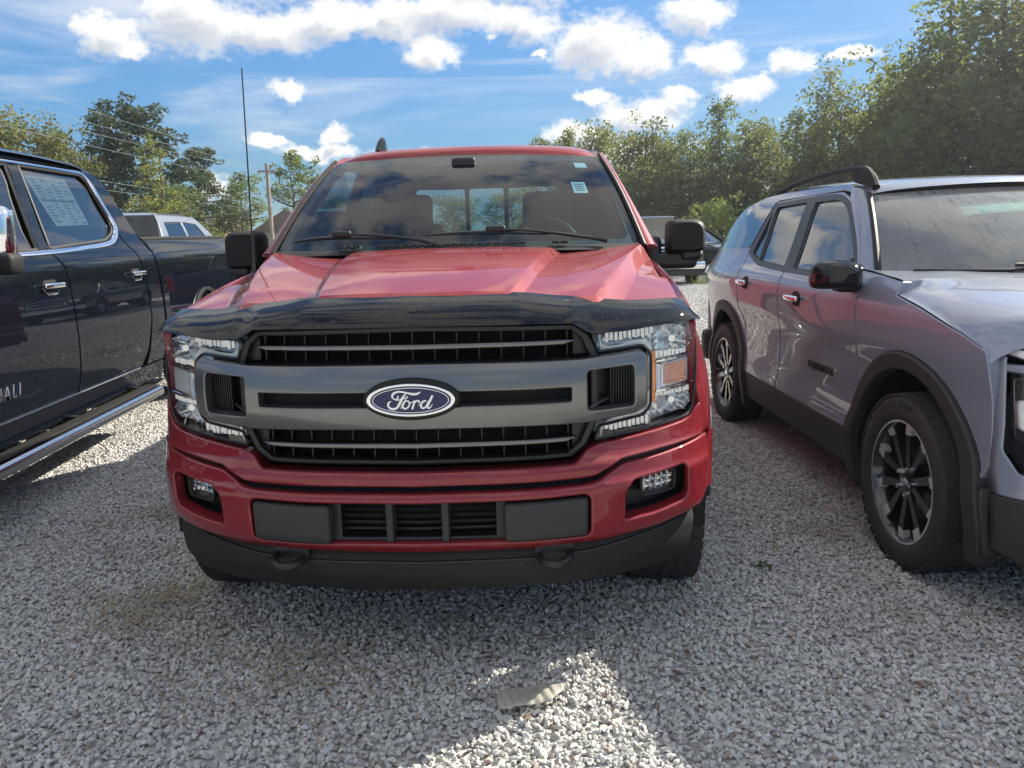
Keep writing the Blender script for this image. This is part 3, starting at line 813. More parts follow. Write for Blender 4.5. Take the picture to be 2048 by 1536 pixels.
grid(np.stack([nose, H_[0]]), hb); grid(np.stack([H_[-1], H_[-1] + A([0, .015, -.03])]), hb)
tp('hood', hb, M_red_dusty, angle=24)

# front wings with wheel arch
gz = pchip([.30, .5, .9, 1.30, 1.75], [1.128, 1.182, 1.250, 1.292, 1.315])
sx = pchip([-.75, -.45, -.30, -.20, -.12, -.06, -.02, 0.0], [.985, .990, .980, .958, .930, .908, .895, .884])
def wing(y, z, d):
    dz = np.minimum(z - gz(y), 0); tap = np.clip(.62 - y, 0, 1)**2*1.15
    return np.stack([sx(dz) - tap*np.clip(-dz/.22, 0, 1) - d, y, z], -1)
ys = np.linspace(.345, 1.72, 24)
arch = [(.93 + .475*math.cos(a), .43 + .475*math.sin(a)) for a in np.linspace(math.pi*.97, .0, 26)]
out = [(y, float(gz(y))) for y in ys] + [(1.72, .36), (1.42, .36)] + arch[::-1] + [(.445, .75), (.40, .74), (.380, .84), (.360, .93), (.345, 1.05)]
pair('front_wing', plate(out, wing, thick=.03, bev=.005, step=.035), M_red)
m = MB(); grid([[(.72, .93 + .50*math.cos(a), .43 + .50*math.sin(a)), (.95, .93 + .485*math.cos(a), .43 + .485*math.sin(a))] for a in np.linspace(-.1, math.pi+.1, 20)], m)
pair('arch_liner', m, M_dark)
pair('arch_trim', tube([(.988 - max(0, .62-(.93+.468*math.cos(a)))**2*1.15, .93 + .468*math.cos(a), .43 + .468*math.sin(a)) for a in np.linspace(.05, math.pi*.96, 26)], .011, 6), M_blk)

# cab sides, bed, roof, pillars
side_x = pchip([.3, .45, .75, 1.0, 1.22, 1.34, 1.60, 1.84, 1.92], [.96, .975, .985, .985, .965, .925, .815, .715, .66])
def side(y, z, d): return np.stack([side_x(z) - d, y, z], -1)
w1 = fillet([(1.62, 1.345), (2.10, 1.72), (2.28, 1.80), (2.70, 1.81), (2.70, 1.345)], .04)
w2 = fillet([(2.80, 1.345), (2.80, 1.81), (3.28, 1.80), (3.42, 1.74), (3.47, 1.345)], .04)
cabo = [(1.735, .42), (1.735, 1.312), (1.44, 1.35), (2.06, 1.80), (2.25, 1.868), (3.30, 1.868), (3.60, 1.82), (3.72, 1.70), (3.76, 1.32), (3.76, .42)]
pair('cab_side', plate(fillet(cabo, .02), side, [w1, w2], thick=.05, bev=.006, step=.06), M_red)
pair('door_window', plate(offset(ccw(w1), -.012), lambda y, z, d: side(y, z, d+.02), thick=.004, step=.1), M_tintl)
pair('door_window', plate(offset(ccw(w2), -.012), lambda y, z, d: side(y, z, d+.02), thick=.004, step=.1), M_tint)
for y in (1.72, 2.76, 3.74): pair('door_seam', tube([(float(side_x(z))+.0015, y, z) for z in np.linspace(.45, 1.32, 12)], .004, 4), M_rubber)
for y in (2.58, 3.48):
    pair('door_handle', box((.985, y, 1.18), (.035, .20, .035), bev=.012), M_chrome)
pair('running_board', box((.99, 2.7, .36), (.17, 2.0, .06), bev=.02), M_blk)
bedo = [(3.80, .46), (3.80, 1.34), (5.80, 1.36), (5.84, .60), (5.2, .56)] + [(4.62 + .475*math.cos(a), .43 + .475*math.sin(a)) for a in np.linspace(.05, math.pi-.05, 20)] + [(4.14, .46)]
pair('bed_side', plate(bedo, side, thick=.06, bev=.01, step=.07), M_red)
tp('tailgate', box((0, 5.83, .98), (1.84, .06, .72), bev=.02), M_red)
tp('bed_floor', box((0, 4.8, .80), (1.78, 2.0, .05)), M_black)
pair('tail_light', box((.925, 5.82, 1.1), (.09, .06, .40), bev=.02), M_redlens)
tp('rear_bumper', box((0, 5.93, .62), (1.9, .16, .2), bev=.04), M_chrome)
tp('chassis', box((0, 3.0, .52), (1.3, 5.2, .22)), M_dark)

# windscreen, header and roof
def ws(u, v, d):
    """u -1..1 across, v 0..1 up"""
    x = u*(.835 + (.688-.835)*v); yb = 1.235 + .19*(u*u) ; yt = 2.00 + .07*u*u
    zb = 1.368 + 0*u; zt = 1.838 - .018*u*u
    y = yb + (yt-yb)*v; z = zb + (zt-zb)*v + .03*np.sin(np.pi*v)
    return np.stack([x, y + d*.5, z - d*.85], -1)
tp('windshield', plate(fillet([(-1, 0), (1, 0), (1, 1), (-1, 1)], .06), ws, thick=.006, bev=.002, step=.07), M_ws)
fr_o = fillet([(-1.012, -.02), (1.012, -.02), (1.012, 1.015), (.30, 1.015), (.24, 1.0), (-.24, 1.0), (-.30, 1.015), (-1.012, 1.015)], .02); fr_i = fillet([(-.955, .055), (.955, .055), (.965, .93), (.35, .915), (.2, .86), (-.2, .86), (-.35, .915), (-.965, .93)], .05)
tp('windshield_border', plate(fr_o, lambda u, v, d: ws(u, v, d + .009), [fr_i], thick=.004, bev=.001, step=.06), pm('black_frit', (.012, .013, .014), rough=.5))
def pil(u0, u1, lift):
    rows = []
    for v in np.linspace(-.03, 1.03, 14):
        a = ws(A([u0]), A([v]), A([0.]))[0]; b = A([float(side_x(a[2]))+.004, a[1] + .085, a[2]-.006])
        rows.append([a + [0, .01, -.02], a + A([0, 0, lift]), a*.5 + b*.5 + A([.008, -.012, .014]), b + A([.001, 0, .004]), b + A([0, .03, -.01])])
    return rows
pair('windshield_pillar', grid(pil(1.035, 0, .006), k=2, l=3), M_red)
pair('pillar_seal', tube([ws(A([1.022]), A([v]), A([-.004]))[0] for v in np.linspace(-.02, 1.02, 14)], .010, 6), M_rubber)
rows = []
for y0, zc, hw in ((2.0, 1.838, .70), (2.03, 1.868, .705), (2.10, 1.890, .71), (2.30, 1.915, .715), (2.6, 1.925, .72), (3.0, 1.925, .72), (3.4, 1.912, .715), (3.60, 1.885, .71), (3.70, 1.84, .70)):
    u = np.linspace(-1, 1, 25)
    z = zc - .022*u**2 - .05*np.abs(u)**9
    y = y0 + .07*u*u*(1 if y0 < 2.2 else .3)
    rows.append(np.stack([u*hw, y, z], 1))
tp('roof', grid(rows, k=3), M_red_dusty)
cb = sym([(0, 1.05), (.93, 1.05), (.935, 1.32), (.80, 1.60), (.70, 1.84), (.40, 1.895), (0, 1.90)])
rw = [fillet([(.16, 1.44), (.56, 1.44), (.52, 1.765), (.16, 1.765)], .02), fillet([(-.13, 1.44), (.13, 1.44), (.13, 1.765), (-.13, 1.765)], .02), fillet([(-.56, 1.44), (-.16, 1.44), (-.16, 1.765), (-.52, 1.765)], .02)]
tp('cab_back', plate(cb, lambda x, z, d: np.stack([x, 3.74 - .10*(z-1.3) - .08*x*x - d, z], -1), rw, thick=.04, bev=.006, step=.08), M_red)
tp('cab_back_trim', plate(cb, lambda x, z, d: np.stack([x*.97, 3.66 - .10*(z-1.3) - .08*x*x + d, z], -1), rw, thick=.02, bev=.004, step=.08), M_trim)
for q in rw: tp('rear_window', plate(offset(ccw(q), -.01), lambda x, z, d: np.stack([x, 3.70 - .10*(z-1.3) - .08*x*x - d, z], -1), thick=.004, step=.15), glass('rear_glass', (.55, .62, .62)) if 'rear_glass' not in bpy.data.materials else bpy.data.materials['rear_glass'])
# inside the cab
m = MB(); grid([[(x, y, z) for x, z in ((-.68, 1.80), (-.4, 1.855), (0, 1.865), (.4, 1.855), (.68, 1.80))] for y in (2.08, 2.6, 3.2, 3.62)], m)
tp('headliner', m, M_headl)
dash = A([[(x, 1.30 + .16*(x/.85)**2, 1.355), (x, 1.55 + .1*(x/.85)**2, 1.372), (x, 1.78, 1.36), (x, 1.86, 1.30), (x, 1.84, 1.05), (x, 1.95, .8)] for x in np.linspace(-.84, .84, 9)])
tp('dashboard', grid(dash, l=3), M_trim)
tp('instrument_hood', box((.40, 1.74, 1.395), (.42, .20, .06), bev=.03), M_trim)
m = MB(); th = np.linspace(0, 2*math.pi, 33)
Ms = TR((.40, 2.06, 1.335), (R(-28), 0, 0))
tube([(.19*math.cos(a), 0, .19*math.sin(a)) for a in th], .016, 8, m, cap=False); m.v = [v @ Ms[:3, :3].T + Ms[:3, 3] for v in m.v]
st = tp('steering_wheel', m, M_trim)
m = MB(); box((0, .02, 0), (.13, .05, .13), m, .03, M=Ms); box((0, .01, 0), (.36, .02, .035), m, .008, M=Ms)
tp('hub', m, M_trim, st)
def seat(x, y, w):
    m = MB(); box((0, 0, .0), (w, .14, .62), m, .06); s = tp('seat', m, M_seat); s.location = (x, y, 1.16); s.rotation_euler = (R(-14), 0, 0)
    h = MB(); box((0, .01, .43), (w*.56, .10, .22), h, .045); box((0, 0, .30), (.012, .012, .10), h); tp('headrest', h, M_seat, s)
    c = MB(); box((0, -.30, -.36), (w, .55, .16), c, .06); tp('cushion', c, M_seat, s)
seat(.43, 2.62, .54); seat(-.43, 2.62, .54); 
m = MB(); box((0, 0, 0), (1.5, .14, .62), m, .05); s = tp('rear_bench', m, M_seat); s.location = (0, 3.48, 1.08); s.rotation_euler = (R(-10), 0, 0)
for x in (-.45, .45):
    h = MB(); box((x, .0, .37), (.26, .09, .16), h, .04); tp('headrest', h, M_seat, s)
mm = MB(); box((0, 2.02, 1.735), (.26, .035, .075), mm, .018); tp('rearview_mirror', mm, M_blk)
mm = MB(); box((0, 1.93, 1.79), (.12, .10, .05), mm, .015); tp('sensor_housing', mm, M_blk)
for s in (1, -1): m = grid([[(s*.90, 1.75, z), (s*.90, 2.7, z), (s*.90, 3.6, z)] for z in (.6, 1.0, 1.33)]); tp('door_trim', m, M_trim)
tp('cab_floor', box((0, 2.7, .62), (1.7, 2.0, .04)), M_trim)
# stickers on the inside of the glass
def sticker(u0, v0, u1, v1, mat):
    f = lambda u, v, d: ws(u, v, d + .012)
    p = tp('windshield_sticker', plate([(u0, v0), (u1, v0), (u1, v1), (u0, v1)], f, thick=.001, bev=.0005, step=.03), mat)
    return p
sticker(.725, .49, .815, .62, M_paper); sticker(.80, .83, .885, .905, M_paper)
m = MB()
for i in range(4): plate([(.74, .515+i*.024), (.80, .515+i*.024), (.80, .524+i*.024), (.74, .524+i*.024)], lambda u, v, d: ws(u, v, d + .0105), thick=.0006, bev=.0002, step=.05, mb=m)
tp('sticker_print', m, M_print)['kind'] = 'stuff'

# cowl with louvres, wipers
m = MB(); cx_ = np.linspace(-.83, .83, 41)
grid([np.stack([cx_, 1.150 + .17*(cx_/.85)**2, 0*cx_ + 1.352 - .01*np.abs(cx_/.85)**3], 1), np.stack([cx_, 1.20 + .17*(cx_/.85)**2, 0*cx_ + 1.363], 1), np.stack([cx_, 1.27 + .17*(cx_/.85)**2, 0*cx_ + 1.372], 1)], m)
tp('cowl_panel', m, M_black)
lm = MB(); box((0, 0, 0), (.004, .05, .012), lm); box((.026, 0, 0), (.004, .05, .012), lm); box((.013, -.022, .003), (.03, .006, .012), lm, .002)
for i in range(5): box((.005 + i*.0042, .004, .002), (.0016, .036, .008), lm)
lme = lm.mesh('cowl_vent', M_grey)
for k in list(range(-9, 9)) + [-14, -13, -12, 12, 13]:
    x = k*.0365
    o = link('cowl_vent', lme, truck, (x, 1.225 + .17*(x/.85)**2, 1.381))
M_wip = pm('wiper_rubber', (.012, .012, .013), rough=.45)
def wsp(x, y0): pass
def wiper(pts_arm, pts_blade):
    a = tp('wiper', tube(catmull(pts_arm, 6), np.interp(np.linspace(0, 1, (len(pts_arm)-1)*6+1), [0, .15, 1], [.016, .012, .006]), 8, flat=.8), M_wip)
    tp('wiper_blade', tube(catmull(pts_blade, 6), np.interp(np.linspace(0, 1, (len(pts_blade)-1)*6+1), [0, .1, .5, .9, 1], [.005, .009, .013, .009, .005]), 6, flat=.7), M_wip, a)
    tp('wiper_joint', box(pts_arm[-1], (.085, .03, .03), bev=.01), M_wip, a)
wiper([(-.075, 1.22, 1.388), (-.14, 1.235, 1.408), (-.33, 1.255, 1.432), (-.49, 1.265, 1.440)], [(-.74, 1.37, 1.412), (-.6, 1.31, 1.425), (-.45, 1.272, 1.425), (-.25, 1.262, 1.418)])
wiper([(.68, 1.29, 1.385), (.60, 1.30, 1.400), (.38, 1.265, 1.432), (.19, 1.25, 1.446)], [(-.115, 1.262, 1.428), (.05, 1.248, 1.434), (.2, 1.25, 1.432), (.42, 1.29, 1.420)])

# mirrors (towing type), antennas
def mirror(s, z0, z1):
    m = MB(); w = .19; n = 8
    sec = []
    for t_, k in ((0, .80), (.15, .95), (.5, 1.0), (.85, .90), (1, .72)):
        hw, hh = w/2*k, (z1-z0)/2*k
        y = 1.66 + .19*t_
        ring = fillet([(-hw, -hh), (hw, -hh), (hw, hh*.98), (-hw, hh*.98)], [.02, .03, .055 if s > 0 else .04, .04 if s > 0 else .055], 4)
        sec.append([(s*1.095 + x, y, (z0+z1)/2 + z) for x, z in ring])
    sec = [r + [r[0]] for r in sec]
    grid(sec[::-1], m, flip=False); m.add(sec[0][:-1], [tuple(range(len(sec[0])-1))]); 
    o = tp('side_mirror', m, M_black)
    g = MB(); g.add(sec[-1][:-1], [tuple(range(len(sec[0])-1))[::-1]]); tp('mirror_glass', g, M_chrome, o)
    a = MB(); box((s*1.02, 1.75, z0-.035), (.27, .12, .085), a, .03); box((s*.935, 1.76, z0-.0), (.09, .14, .17), a, .035); box((s*1.12, 1.75, z0-.012), (.10, .15, .05), a, .02)
    tp('mirror_arm', a, M_blk, o)
mirror(1, 1.315, 1.478); mirror(-1, 1.285, 1.478)
tp('antenna_mast', tube([(-.822, 1.06, 1.29), (-.822, 1.07, 1.345), (-.824, 1.09, 1.55), (-.826, 1.13, 2.118)], [.011, .004, .0034, .0026], 6), M_blk)
m = MB(); grid([[(-.585+o*w_, 2.30+.13*q, 1.900 + h*.105*1.0) for o, h in ((-1, 0), (-.8, .3), (-.35, .8), (0, 1), (.35, .8), (.8, .3), (1, 0))] for q, w_ in ((0, .020),)], m) if False else None
rows = []
for yy, w_, h in ((2.26, .010, .012), (2.29, .019, .030), (2.33, .023, .062), (2.37, .023, .088), (2.405, .021, .098), (2.43, .016, .09), (2.44, .010, .03)):
    rows.append([(-.505 + o*w_*1.25, yy, 1.893 + k*h) for o, k in ((-1.2, -.3), (-1, .35), (-.62, .85), (0, 1), (.62, .85), (1, .35), (1.2, -.3))])
tp('roof_antenna', grid(rows, k=2, l=2), M_blackgloss)

# wheels
def wheel(R_, W, rim_r, spokes, style, mats):
    """returns (tyre, tread blocks, rim, spokes) builders; axis X, outer face at +X, centred on hub"""
    ty = lathe([(rim_r*.97, -W*.40), (rim_r*1.02, -W*.47), (R_*.80, -W*.50), (R_*.93, -W*.47), (R_*.985, -W*.40), (R_*.99, -W*.2), (R_*.99, W*.2), (R_*.985, W*.40), (R_*.93, W*.47), (R_*.80, W*.50), (rim_r*1.02, W*.47), (rim_r*.97, W*.40)], 56)
    tr = MB(); nb = 44
    for row, (x0, x1) in enumerate(((-.47, -.30), (-.27, -.10), (-.07, .10), (.13, .28), (.31, .47))):
        for i in range(nb):
            a = 2*math.pi*(i + .37*row)/nb; da = 2*math.pi/nb*.39; sk = .03*(1 if row % 2 else -1)
            V = []
            for rr in (R_*.965, R_*1.0 if abs(row-2) < 2 else R_*.99):
                for xx, aa in ((x0*W, -da+sk), (x1*W, -da-sk), (x1*W, da-sk), (x0*W, da+sk)): V.append((xx, rr*math.cos(a+aa), rr*math.sin(a+aa)))
            tr.add(V, [(4, 5, 6, 7), (0, 1, 5, 4), (1, 2, 6, 5), (2, 3, 7, 6), (3, 0, 4, 7)])
    rm = lathe([(rim_r*.99, W*.43), (rim_r*.955, W*.44), (rim_r*.93, W*.40), (rim_r*.86, W*.1), (rim_r*.84, -W*.3), (rim_r*.3, -W*.32), (0.02, -W*.32)], 48)
    return ty, tr, rm
def place_wheel(parent, name, loc, face, R_=.41, W=.27, rim_r=.245, n=6, mats=None, style='plain'):
    mt, mr = mats or (M_tyre, M_wheel)
    ty, tr, rm = wheel(R_, W, rim_r, n, style, None)
    w = link(name, ty.mesh(name, mt, 50), parent, loc, 0 if face > 0 else math.pi)
    link('tread', tr.mesh('tread', mt, smooth=False), w, kind='stuff'); link('rim', rm.mesh('rim', mr, 40), w)
    sp = MB()
    for i in range(n):
        a = 2*math.pi*i/n + .3
        M = TR((0, 0, 0), (a, 0, 0))
        if style == 'plain':
            box((W*.30, 0, rim_r*.55), (.035, rim_r*.20, rim_r*.80), sp, .012, M=M)
        else:
            for s in (-1, 1):
                V = [(W*.33, s*.020-.013, .045), (W*.33, s*.020+.013, .045), (W*.365, s*rim_r*.27+.022, rim_r*.92), (W*.365, s*rim_r*.27-.022, rim_r*.92)]
                V += [(x-.05, y + (.006 if k in (0, 3) else -.006), z) for k, (x, y, z) in enumerate(V)]
                sp.add(V, [(0, 1, 2, 3), (0, 4, 5, 1), (1, 5, 6, 2), (2, 6, 7, 3), (3, 7, 4, 0)], None, M)
    lathe([(.0, W*.36), (.03, W*.36), (.055, W*.34), (.06, W*.25), (.062, 0)], 20, mb=sp)
    link('spokes', sp.mesh('spokes', mr, 40), w)
    link('brake_disc', lathe([(.155, -W*.05), (.155, -W*.10), (.06, -W*.10)], 40).mesh('brake_disc', M_alu, 40), w)
    if style == 'tips':
        for i in range(n):
            for s in (-1, 1):
                M = TR((0, 0, 0), (2*math.pi*i/n + .3, 0, 0)); tip = MB(); c_ = s*rim_r*.27
                V = [(W*.372, c_ - .021 - s*.004, rim_r*.74), (W*.372, c_ + .021 - s*.004, rim_r*(.70 if s > 0 else .76)), (W*.376, c_ + .026 + s*.022, rim_r*.93), (W*.376, c_ - .026 + s*.022, rim_r*.93)]
                V += [(x-.03, y, z) for x, y, z in V]
                tip.add(V, [(0, 1, 2, 3), (0, 4, 5, 1), (1, 5, 6, 2), (2, 6, 7, 3), (3, 7, 4, 0)], None, M)
                link('spoke_tip', tip.mesh('spoke_tip', M_alu, smooth=False), w)
        lathe([(rim_r*.985, W*.445), (rim_r*.955, W*.447)], 56, mb=(lip := MB())); link('rim_lip', lip.mesh('rim_lip', M_alu, 40), w)
        for i in range(5):
            a = 2*math.pi*i/5; nut = tube([(W*.33, .055*math.cos(a), .055*math.sin(a)), (W*.40, .055*math.cos(a), .055*math.sin(a))], .010, 6)
            link('wheel_nut', nut.mesh('wheel_nut', M_chrome, 40), w)
    return w
for y in (.95, 4.64):
    for s in (1, -1): place_wheel(truck, 'wheel', (s*.845, y, .405), s, .41, .27, .24, 6)
# ------------------------------------------------------------------ dark navy pickup on the left: nose beyond the frame, right flank towards us
navy = thing('pickup_truck', 'glossy dark navy pickup with chrome window trim and running board, nearest at left', 'pickup truck', (-2.72, 3.9, 0), math.atan(.07))
# local: Y runs back along the flank, X out of the flank towards the red truck
ndx = pchip([.25, .45, .62, .85, 1.05, 1.25, 1.34, 1.42, 1.70, 1.92, 2.02], [-.03, -.005, .035, .050, .045, .028, .010, -.045, -.155, -.235, -.34])
def nflank(y, z, d): return np.stack([ndx(z) - d, y, z], -1)
def nfar(y, z, d): return np.stack([-2.02 - ndx(z) + d, y, z], -1)
def npart(name, mb, mat, parent=None, **k): return mb.build(name, mat, parent or navy, **k)
def both(name, outer, holes, mat, **k):
    npart(name, plate(outer, nflank, holes, **k), mat); npart(name, plate(outer, nfar, holes, **k), mat)
belt = 1.405
gl_r = fillet([(1.07, 1.415), (1.93, 1.465), (2.10, 1.515), (2.165, 1.575), (2.07, 1.905), (2.03, 1.935), (1.20, 1.928)], [.02, .05, .08, .05, .05, .03, .02])
gl_f = fillet([(-.45, 1.385), (.90, 1.408), (1.04, 1.918), (.35, 1.905), (.12, 1.83)], [.03, .02, .02, .10, .10])
def arch_(yc, zc, r, a0, a1, n=18): return [(yc + r*math.cos(a), zc + r*math.sin(a)) for a in np.linspace(a0, a1, n)]
rear_door = [(1.095, .50), (1.10, 1.29), (1.015, 1.40), (1.155, 1.962), (2.05, 1.972), (2.15, 1.93), (2.25, 1.60), (2.215, 1.50), (2.30, 1.36), (2.33, 1.20), (2.33, .86), (2.24, .62), (2.14, .50)]
front_door = [(-.55, .50), (-.60, 1.35), (.10, 1.87), (.30, 1.94), (1.145, 1.962), (1.005, 1.40), (1.090, 1.29), (1.085, .50)]
both('rear_door', fillet(rear_door, .02), [offset(ccw(gl_r), -.004)], M_navy, thick=.05, bev=.006, step=.05)
both('front_door', fillet(front_door, .02), [offset(ccw(gl_f), -.004)], M_navy, thick=.05, bev=.006, step=.05)
corner = [(2.25, .50), (2.345, .86), (2.345, 1.20), (2.315, 1.36), (2.23, 1.50), (2.265, 1.60), (2.16, 1.94), (2.05, 1.985), (.30, 1.955), (.30, 2.02), (1.3, 2.045), (2.20, 2.035), (2.30, 2.00), (2.47, 1.72), (2.62, 1.42), (2.62, .50)]
both('cab_corner', fillet(corner, .015), [], M_navy, thick=.05, bev=.006, step=.05)
both('sill', [(-.55, .36), (-.55, .490), (2.62, .490), (2.62, .36)], [], M_navy, thick=.06, bev=.006, step=.08)
bed_s = [(2.655, .46), (2.655, 1.455), (2.70, 1.465), (4.95, 1.480), (5.00, 1.44), (5.00, .62), (4.55, .58)] + arch_(3.78, .46, .54, .1, math.pi-.1) + [(3.2, .46)]
both('bed_side', fillet(bed_s, .02), [], M_navy, thick=.06, bev=.012, step=.06)
both('front_wing', [(-.56, .50), (-.61, 1.33), (-1.2, 1.33), (-2.05, 1.25), (-2.1, .62)] + arch_(-1.28, .46, .50, math.pi-.1, .1), [], M_navy, thick=.05, bev=.008, step=.07)
for yc, r in ((3.78, .545), (-1.28, .505)):
    npart('arch_trim', tube([(float(ndx(.46+r*math.sin(a)))+.006, yc + r*math.cos(a), .46 + r*math.sin(a)) for a in np.linspace(.05, math.pi-.05, 26)], .02, 6), M_blk)
    m = MB(); grid([[(-.33, yc + .56*math.cos(a), .46 + .56*math.sin(a)), (.0, yc + .53*math.cos(a), .46 + .53*math.sin(a))] for a in np.linspace(-.1, math.pi+.1, 20)], m)
    npart('arch_liner', m, M_dark)
# glass, chrome line round both windows, seals
for g in (gl_r, gl_f):
    npart('door_window', plate(g, lambda y, z, d: nflank(y, z, d + .014), thick=.004, bev=.001, step=.09), M_tintm)
    npart('door_window', plate(g, lambda y, z, d: nfar(y, z, d + .014), thick=.004, bev=.001, step=.09), M_tint)
    q = np.concatenate([g, g[:1]]); npart('window_seal', tube([nflank(A([y]), A([z]), A([.004]))[0] for y, z in q], .010, 5), M_rubber)
npart('pillar_panel', plate([(.925, 1.41), (1.045, 1.415), (1.185, 1.925), (1.06, 1.918)], lambda y, z, d: nflank(y, z, d - .003), thick=.01, bev=.002), M_blackgloss)
line = [(-.55, 1.372), (.0, 1.378), (.95, 1.392), (1.6, 1.420), (1.95, 1.445), (2.12, 1.492), (2.205, 1.552), (2.215, 1.60), (2.17, 1.74), (2.105, 1.925), (2.06, 1.955), (1.9, 1.958), (1.2, 1.950), (.4, 1.928), (.1, 1.85), (-.3, 1.60)]
q = catmull(line, 6)
m = MB(); wd = np.interp(np.arange(len(q)), [0, 20, 32, 42, 60, 70, 80, len(q)-1], [.014, .016, .019, .024, .020, .013, .011, .011])
rows = []
for k, (o, dep) in enumerate(((-1, .004), (-.8, -.010), (0, -.013), (.8, -.010), (1, .004))):
    dd = np.gradient(q, axis=0); dd /= np.linalg.norm(dd, axis=1, keepdims=True); nn = np.stack([-dd[:, 1], dd[:, 0]], 1)
    w2 = q + nn*(wd*o)[:, None]; rows.append(nflank(w2[:, 0], w2[:, 1], np.full(len(w2), dep)))
npart('chrome_window_trim', grid(rows, m), M_chrome)
# price sheet inside the rear door glass
shf = lambda y, z, d: nflank(y, z, d + .026)
sh = npart('price_sheet', plate([(1.37, 1.555), (1.86, 1.575), (1.80, 1.885), (1.25, 1.875)], shf, thick=.001, bev=.0004, step=.09), pm('price_sheet_paper', (.62, .66, .66), rough=.7))
m = MB()
for j in range(15):
    z = 1.585 + j*.019
    for c in range(4):
        y0 = 1.30 + c*.125 + (1.885-z)*.30; L_ = rng.uniform(.04, .10)
        if rng.random() < .8: plate([(y0, z), (y0+L_, z), (y0+L_, z+.006), (y0, z+.006)], lambda y, z, d: nflank(y, z, d + .0248), thick=.0005, bev=.0001, step=.2, mb=m)
plate([(1.33, 1.72), (1.80, 1.728), (1.798, 1.738), (1.328, 1.730)], lambda y, z, d: nflank(y, z, d + .0248), thick=.0005, bev=.0001, step=.2, mb=m)
npart('sheet_print', m, M_print, sh)['kind'] = 'stuff'
# handles, tail lamp, bed rail, roof, running board, mirror, lettering
for yc in (.98, 2.29):
    zc = 1.195 if yc < 1.5 else 1.215
    hx = float(ndx(zc))
    h = npart('door_handle', box((hx + .028, yc - .13, zc), (.026, .235, .034), bev=.012), M_chrome)
    npart('handle_pocket', plate(fillet([(yc-.23, zc-.012), (yc-.18, zc-.048), (yc-.08, zc-.048), (yc-.03, zc-.012), (yc-.06, zc+.035), (yc-.20, zc+.035)], .02), lambda y, z, d: nflank(y, z, d - .002), thick=.004, bev=.001), M_dark, h)
    npart('pocket_trim', tube([nflank(A([a]), A([b]), A([-.004]))[0] for a, b in ((yc-.235, zc-.01), (yc-.185, zc-.052), (yc-.075, zc-.052), (yc-.025, zc-.01))], .004, 5), M_chrome, h)
npart('tail_light', plate(fillet([(4.86, 1.12), (5.01, 1.10), (5.01, 1.44), (4.93, 1.44)], .02), lambda y, z, d: nflank(y, z, d - .012), thick=.08, bev=.01), M_redlens)
npart('tail_light', plate(fillet([(4.86, 1.12), (5.01, 1.10), (5.01, 1.44), (4.93, 1.44)], .02), lambda y, z, d: nfar(y, z, d - .012), thick=.08, bev=.01), M_redlens)
for f in (nflank, nfar):
    p = [f(A([y]), A([z]), A([.04]))[0] for y, z in ((2.66, 1.462), (3.5, 1.476), (4.95, 1.484))]
    npart('bed_rail', tube(p, .028, 6), M_black)
npart('tailgate', box((-1.01, 4.98, 1.05), (1.90, .07, .80), bev=.02), M_navy)
npart('bed_floor', box((-1.01, 3.8, .88), (1.85, 2.3, .05)), M_black)
npart('rear_bumper', box((-1.01, 5.10, .66), (1.95, .18, .22), bev=.05), M_chrome)
npart('chassis', box((-1.01, 1.6, .55), (1.4, 6.6, .22)), M_dark)
rows = []
for y, z, w in ((.02, 1.93, .74), (.15, 1.985, .74), (.5, 2.035, .735), (1.3, 2.065, .73), (2.0, 2.055, .73), (2.22, 2.03, .72), (2.36, 1.96, .72)):
    u = np.linspace(-1, 1, 25); rows.append(np.stack([-1.01 + u*w, y + 0*u, z + .02 - .045*u**2 - .03*np.abs(u)**10], 1))
npart('roof', grid(rows, k=3), M_navy)
m = MB(); grid([[(-1.01 + u*w, y, z) for u in np.linspace(-1, 1, 9)] for y, z, w in ((2.37, 1.95, .72), (2.44, 1.82, .78), (2.60, 1.44, .92))], m, k=2)
npart('rear_window', m, M_tint)
m = MB(); grid([[(-1.01 + u*w, y + .14*u*u, z) for u in np.linspace(-1, 1, 13)] for y, z, w in ((-.72, 1.36, .86), (-.36, 1.65, .79), (.03, 1.94, .74))], m, k=2)
npart('windshield', m, M_tintl)
for s, f in ((1, nflank), (-1, nfar)):
    p = [f(A([y]), A([z]), A([.02]))[0] for y, z in ((-.72, 1.34), (-.3, 1.62), (.03, 1.87), (.30, 1.96))]
    npart('windshield_pillar', tube(p, .045, 8), M_navy)
rows = []
for y, z in ((-.70, 1.36), (-1.2, 1.37), (-1.8, 1.33), (-2.2, 1.26), (-2.28, 1.20)):
    u = np.linspace(-1, 1, 17); rows.append(np.stack([-1.01 + u*.98, y + .10*u*u, z + .03*(1-u**2) - .02*np.abs(u)**8], 1))
npart('hood', grid(rows, k=2), M_navy)
npart('front_fascia', box((-1.01, -2.22, .85), (1.98, .22, .76), bev=.08), M_navy)
npart('grille', box((-1.01, -2.335, .92), (1.1, .04, .46), bev=.02), M_chrome)
npart('front_bumper', box((-1.01, -2.30, .55), (2.0, .2, .24), bev=.06), M_chrome)
for x in (-1.80, -.22): npart('headlight', box((x, -2.30, 1.02), (.36, .10, .26), bev=.03), M_chromed)
m = MB(); 
prof = fillet([(.02, .350), (.11, .352), (.145, .335), (.150, .278), (.11, .266), (.02, .272)], .018)
grid([[(x, y, z) for x, z in list(prof) + [prof[0]]] for y in np.linspace(-.4, 2.16, 3)], m, flip=True)
m.add([(x, 2.16, z) for x, z in prof], [tuple(range(len(prof)))[::-1]]); m.add([(x, -.4, z) for x, z in prof], [tuple(range(len(prof)))])
rb = npart('running_board', m, pm('polished_step_aluminium', (.52, .53, .55), rough=.16, metal=1.0))
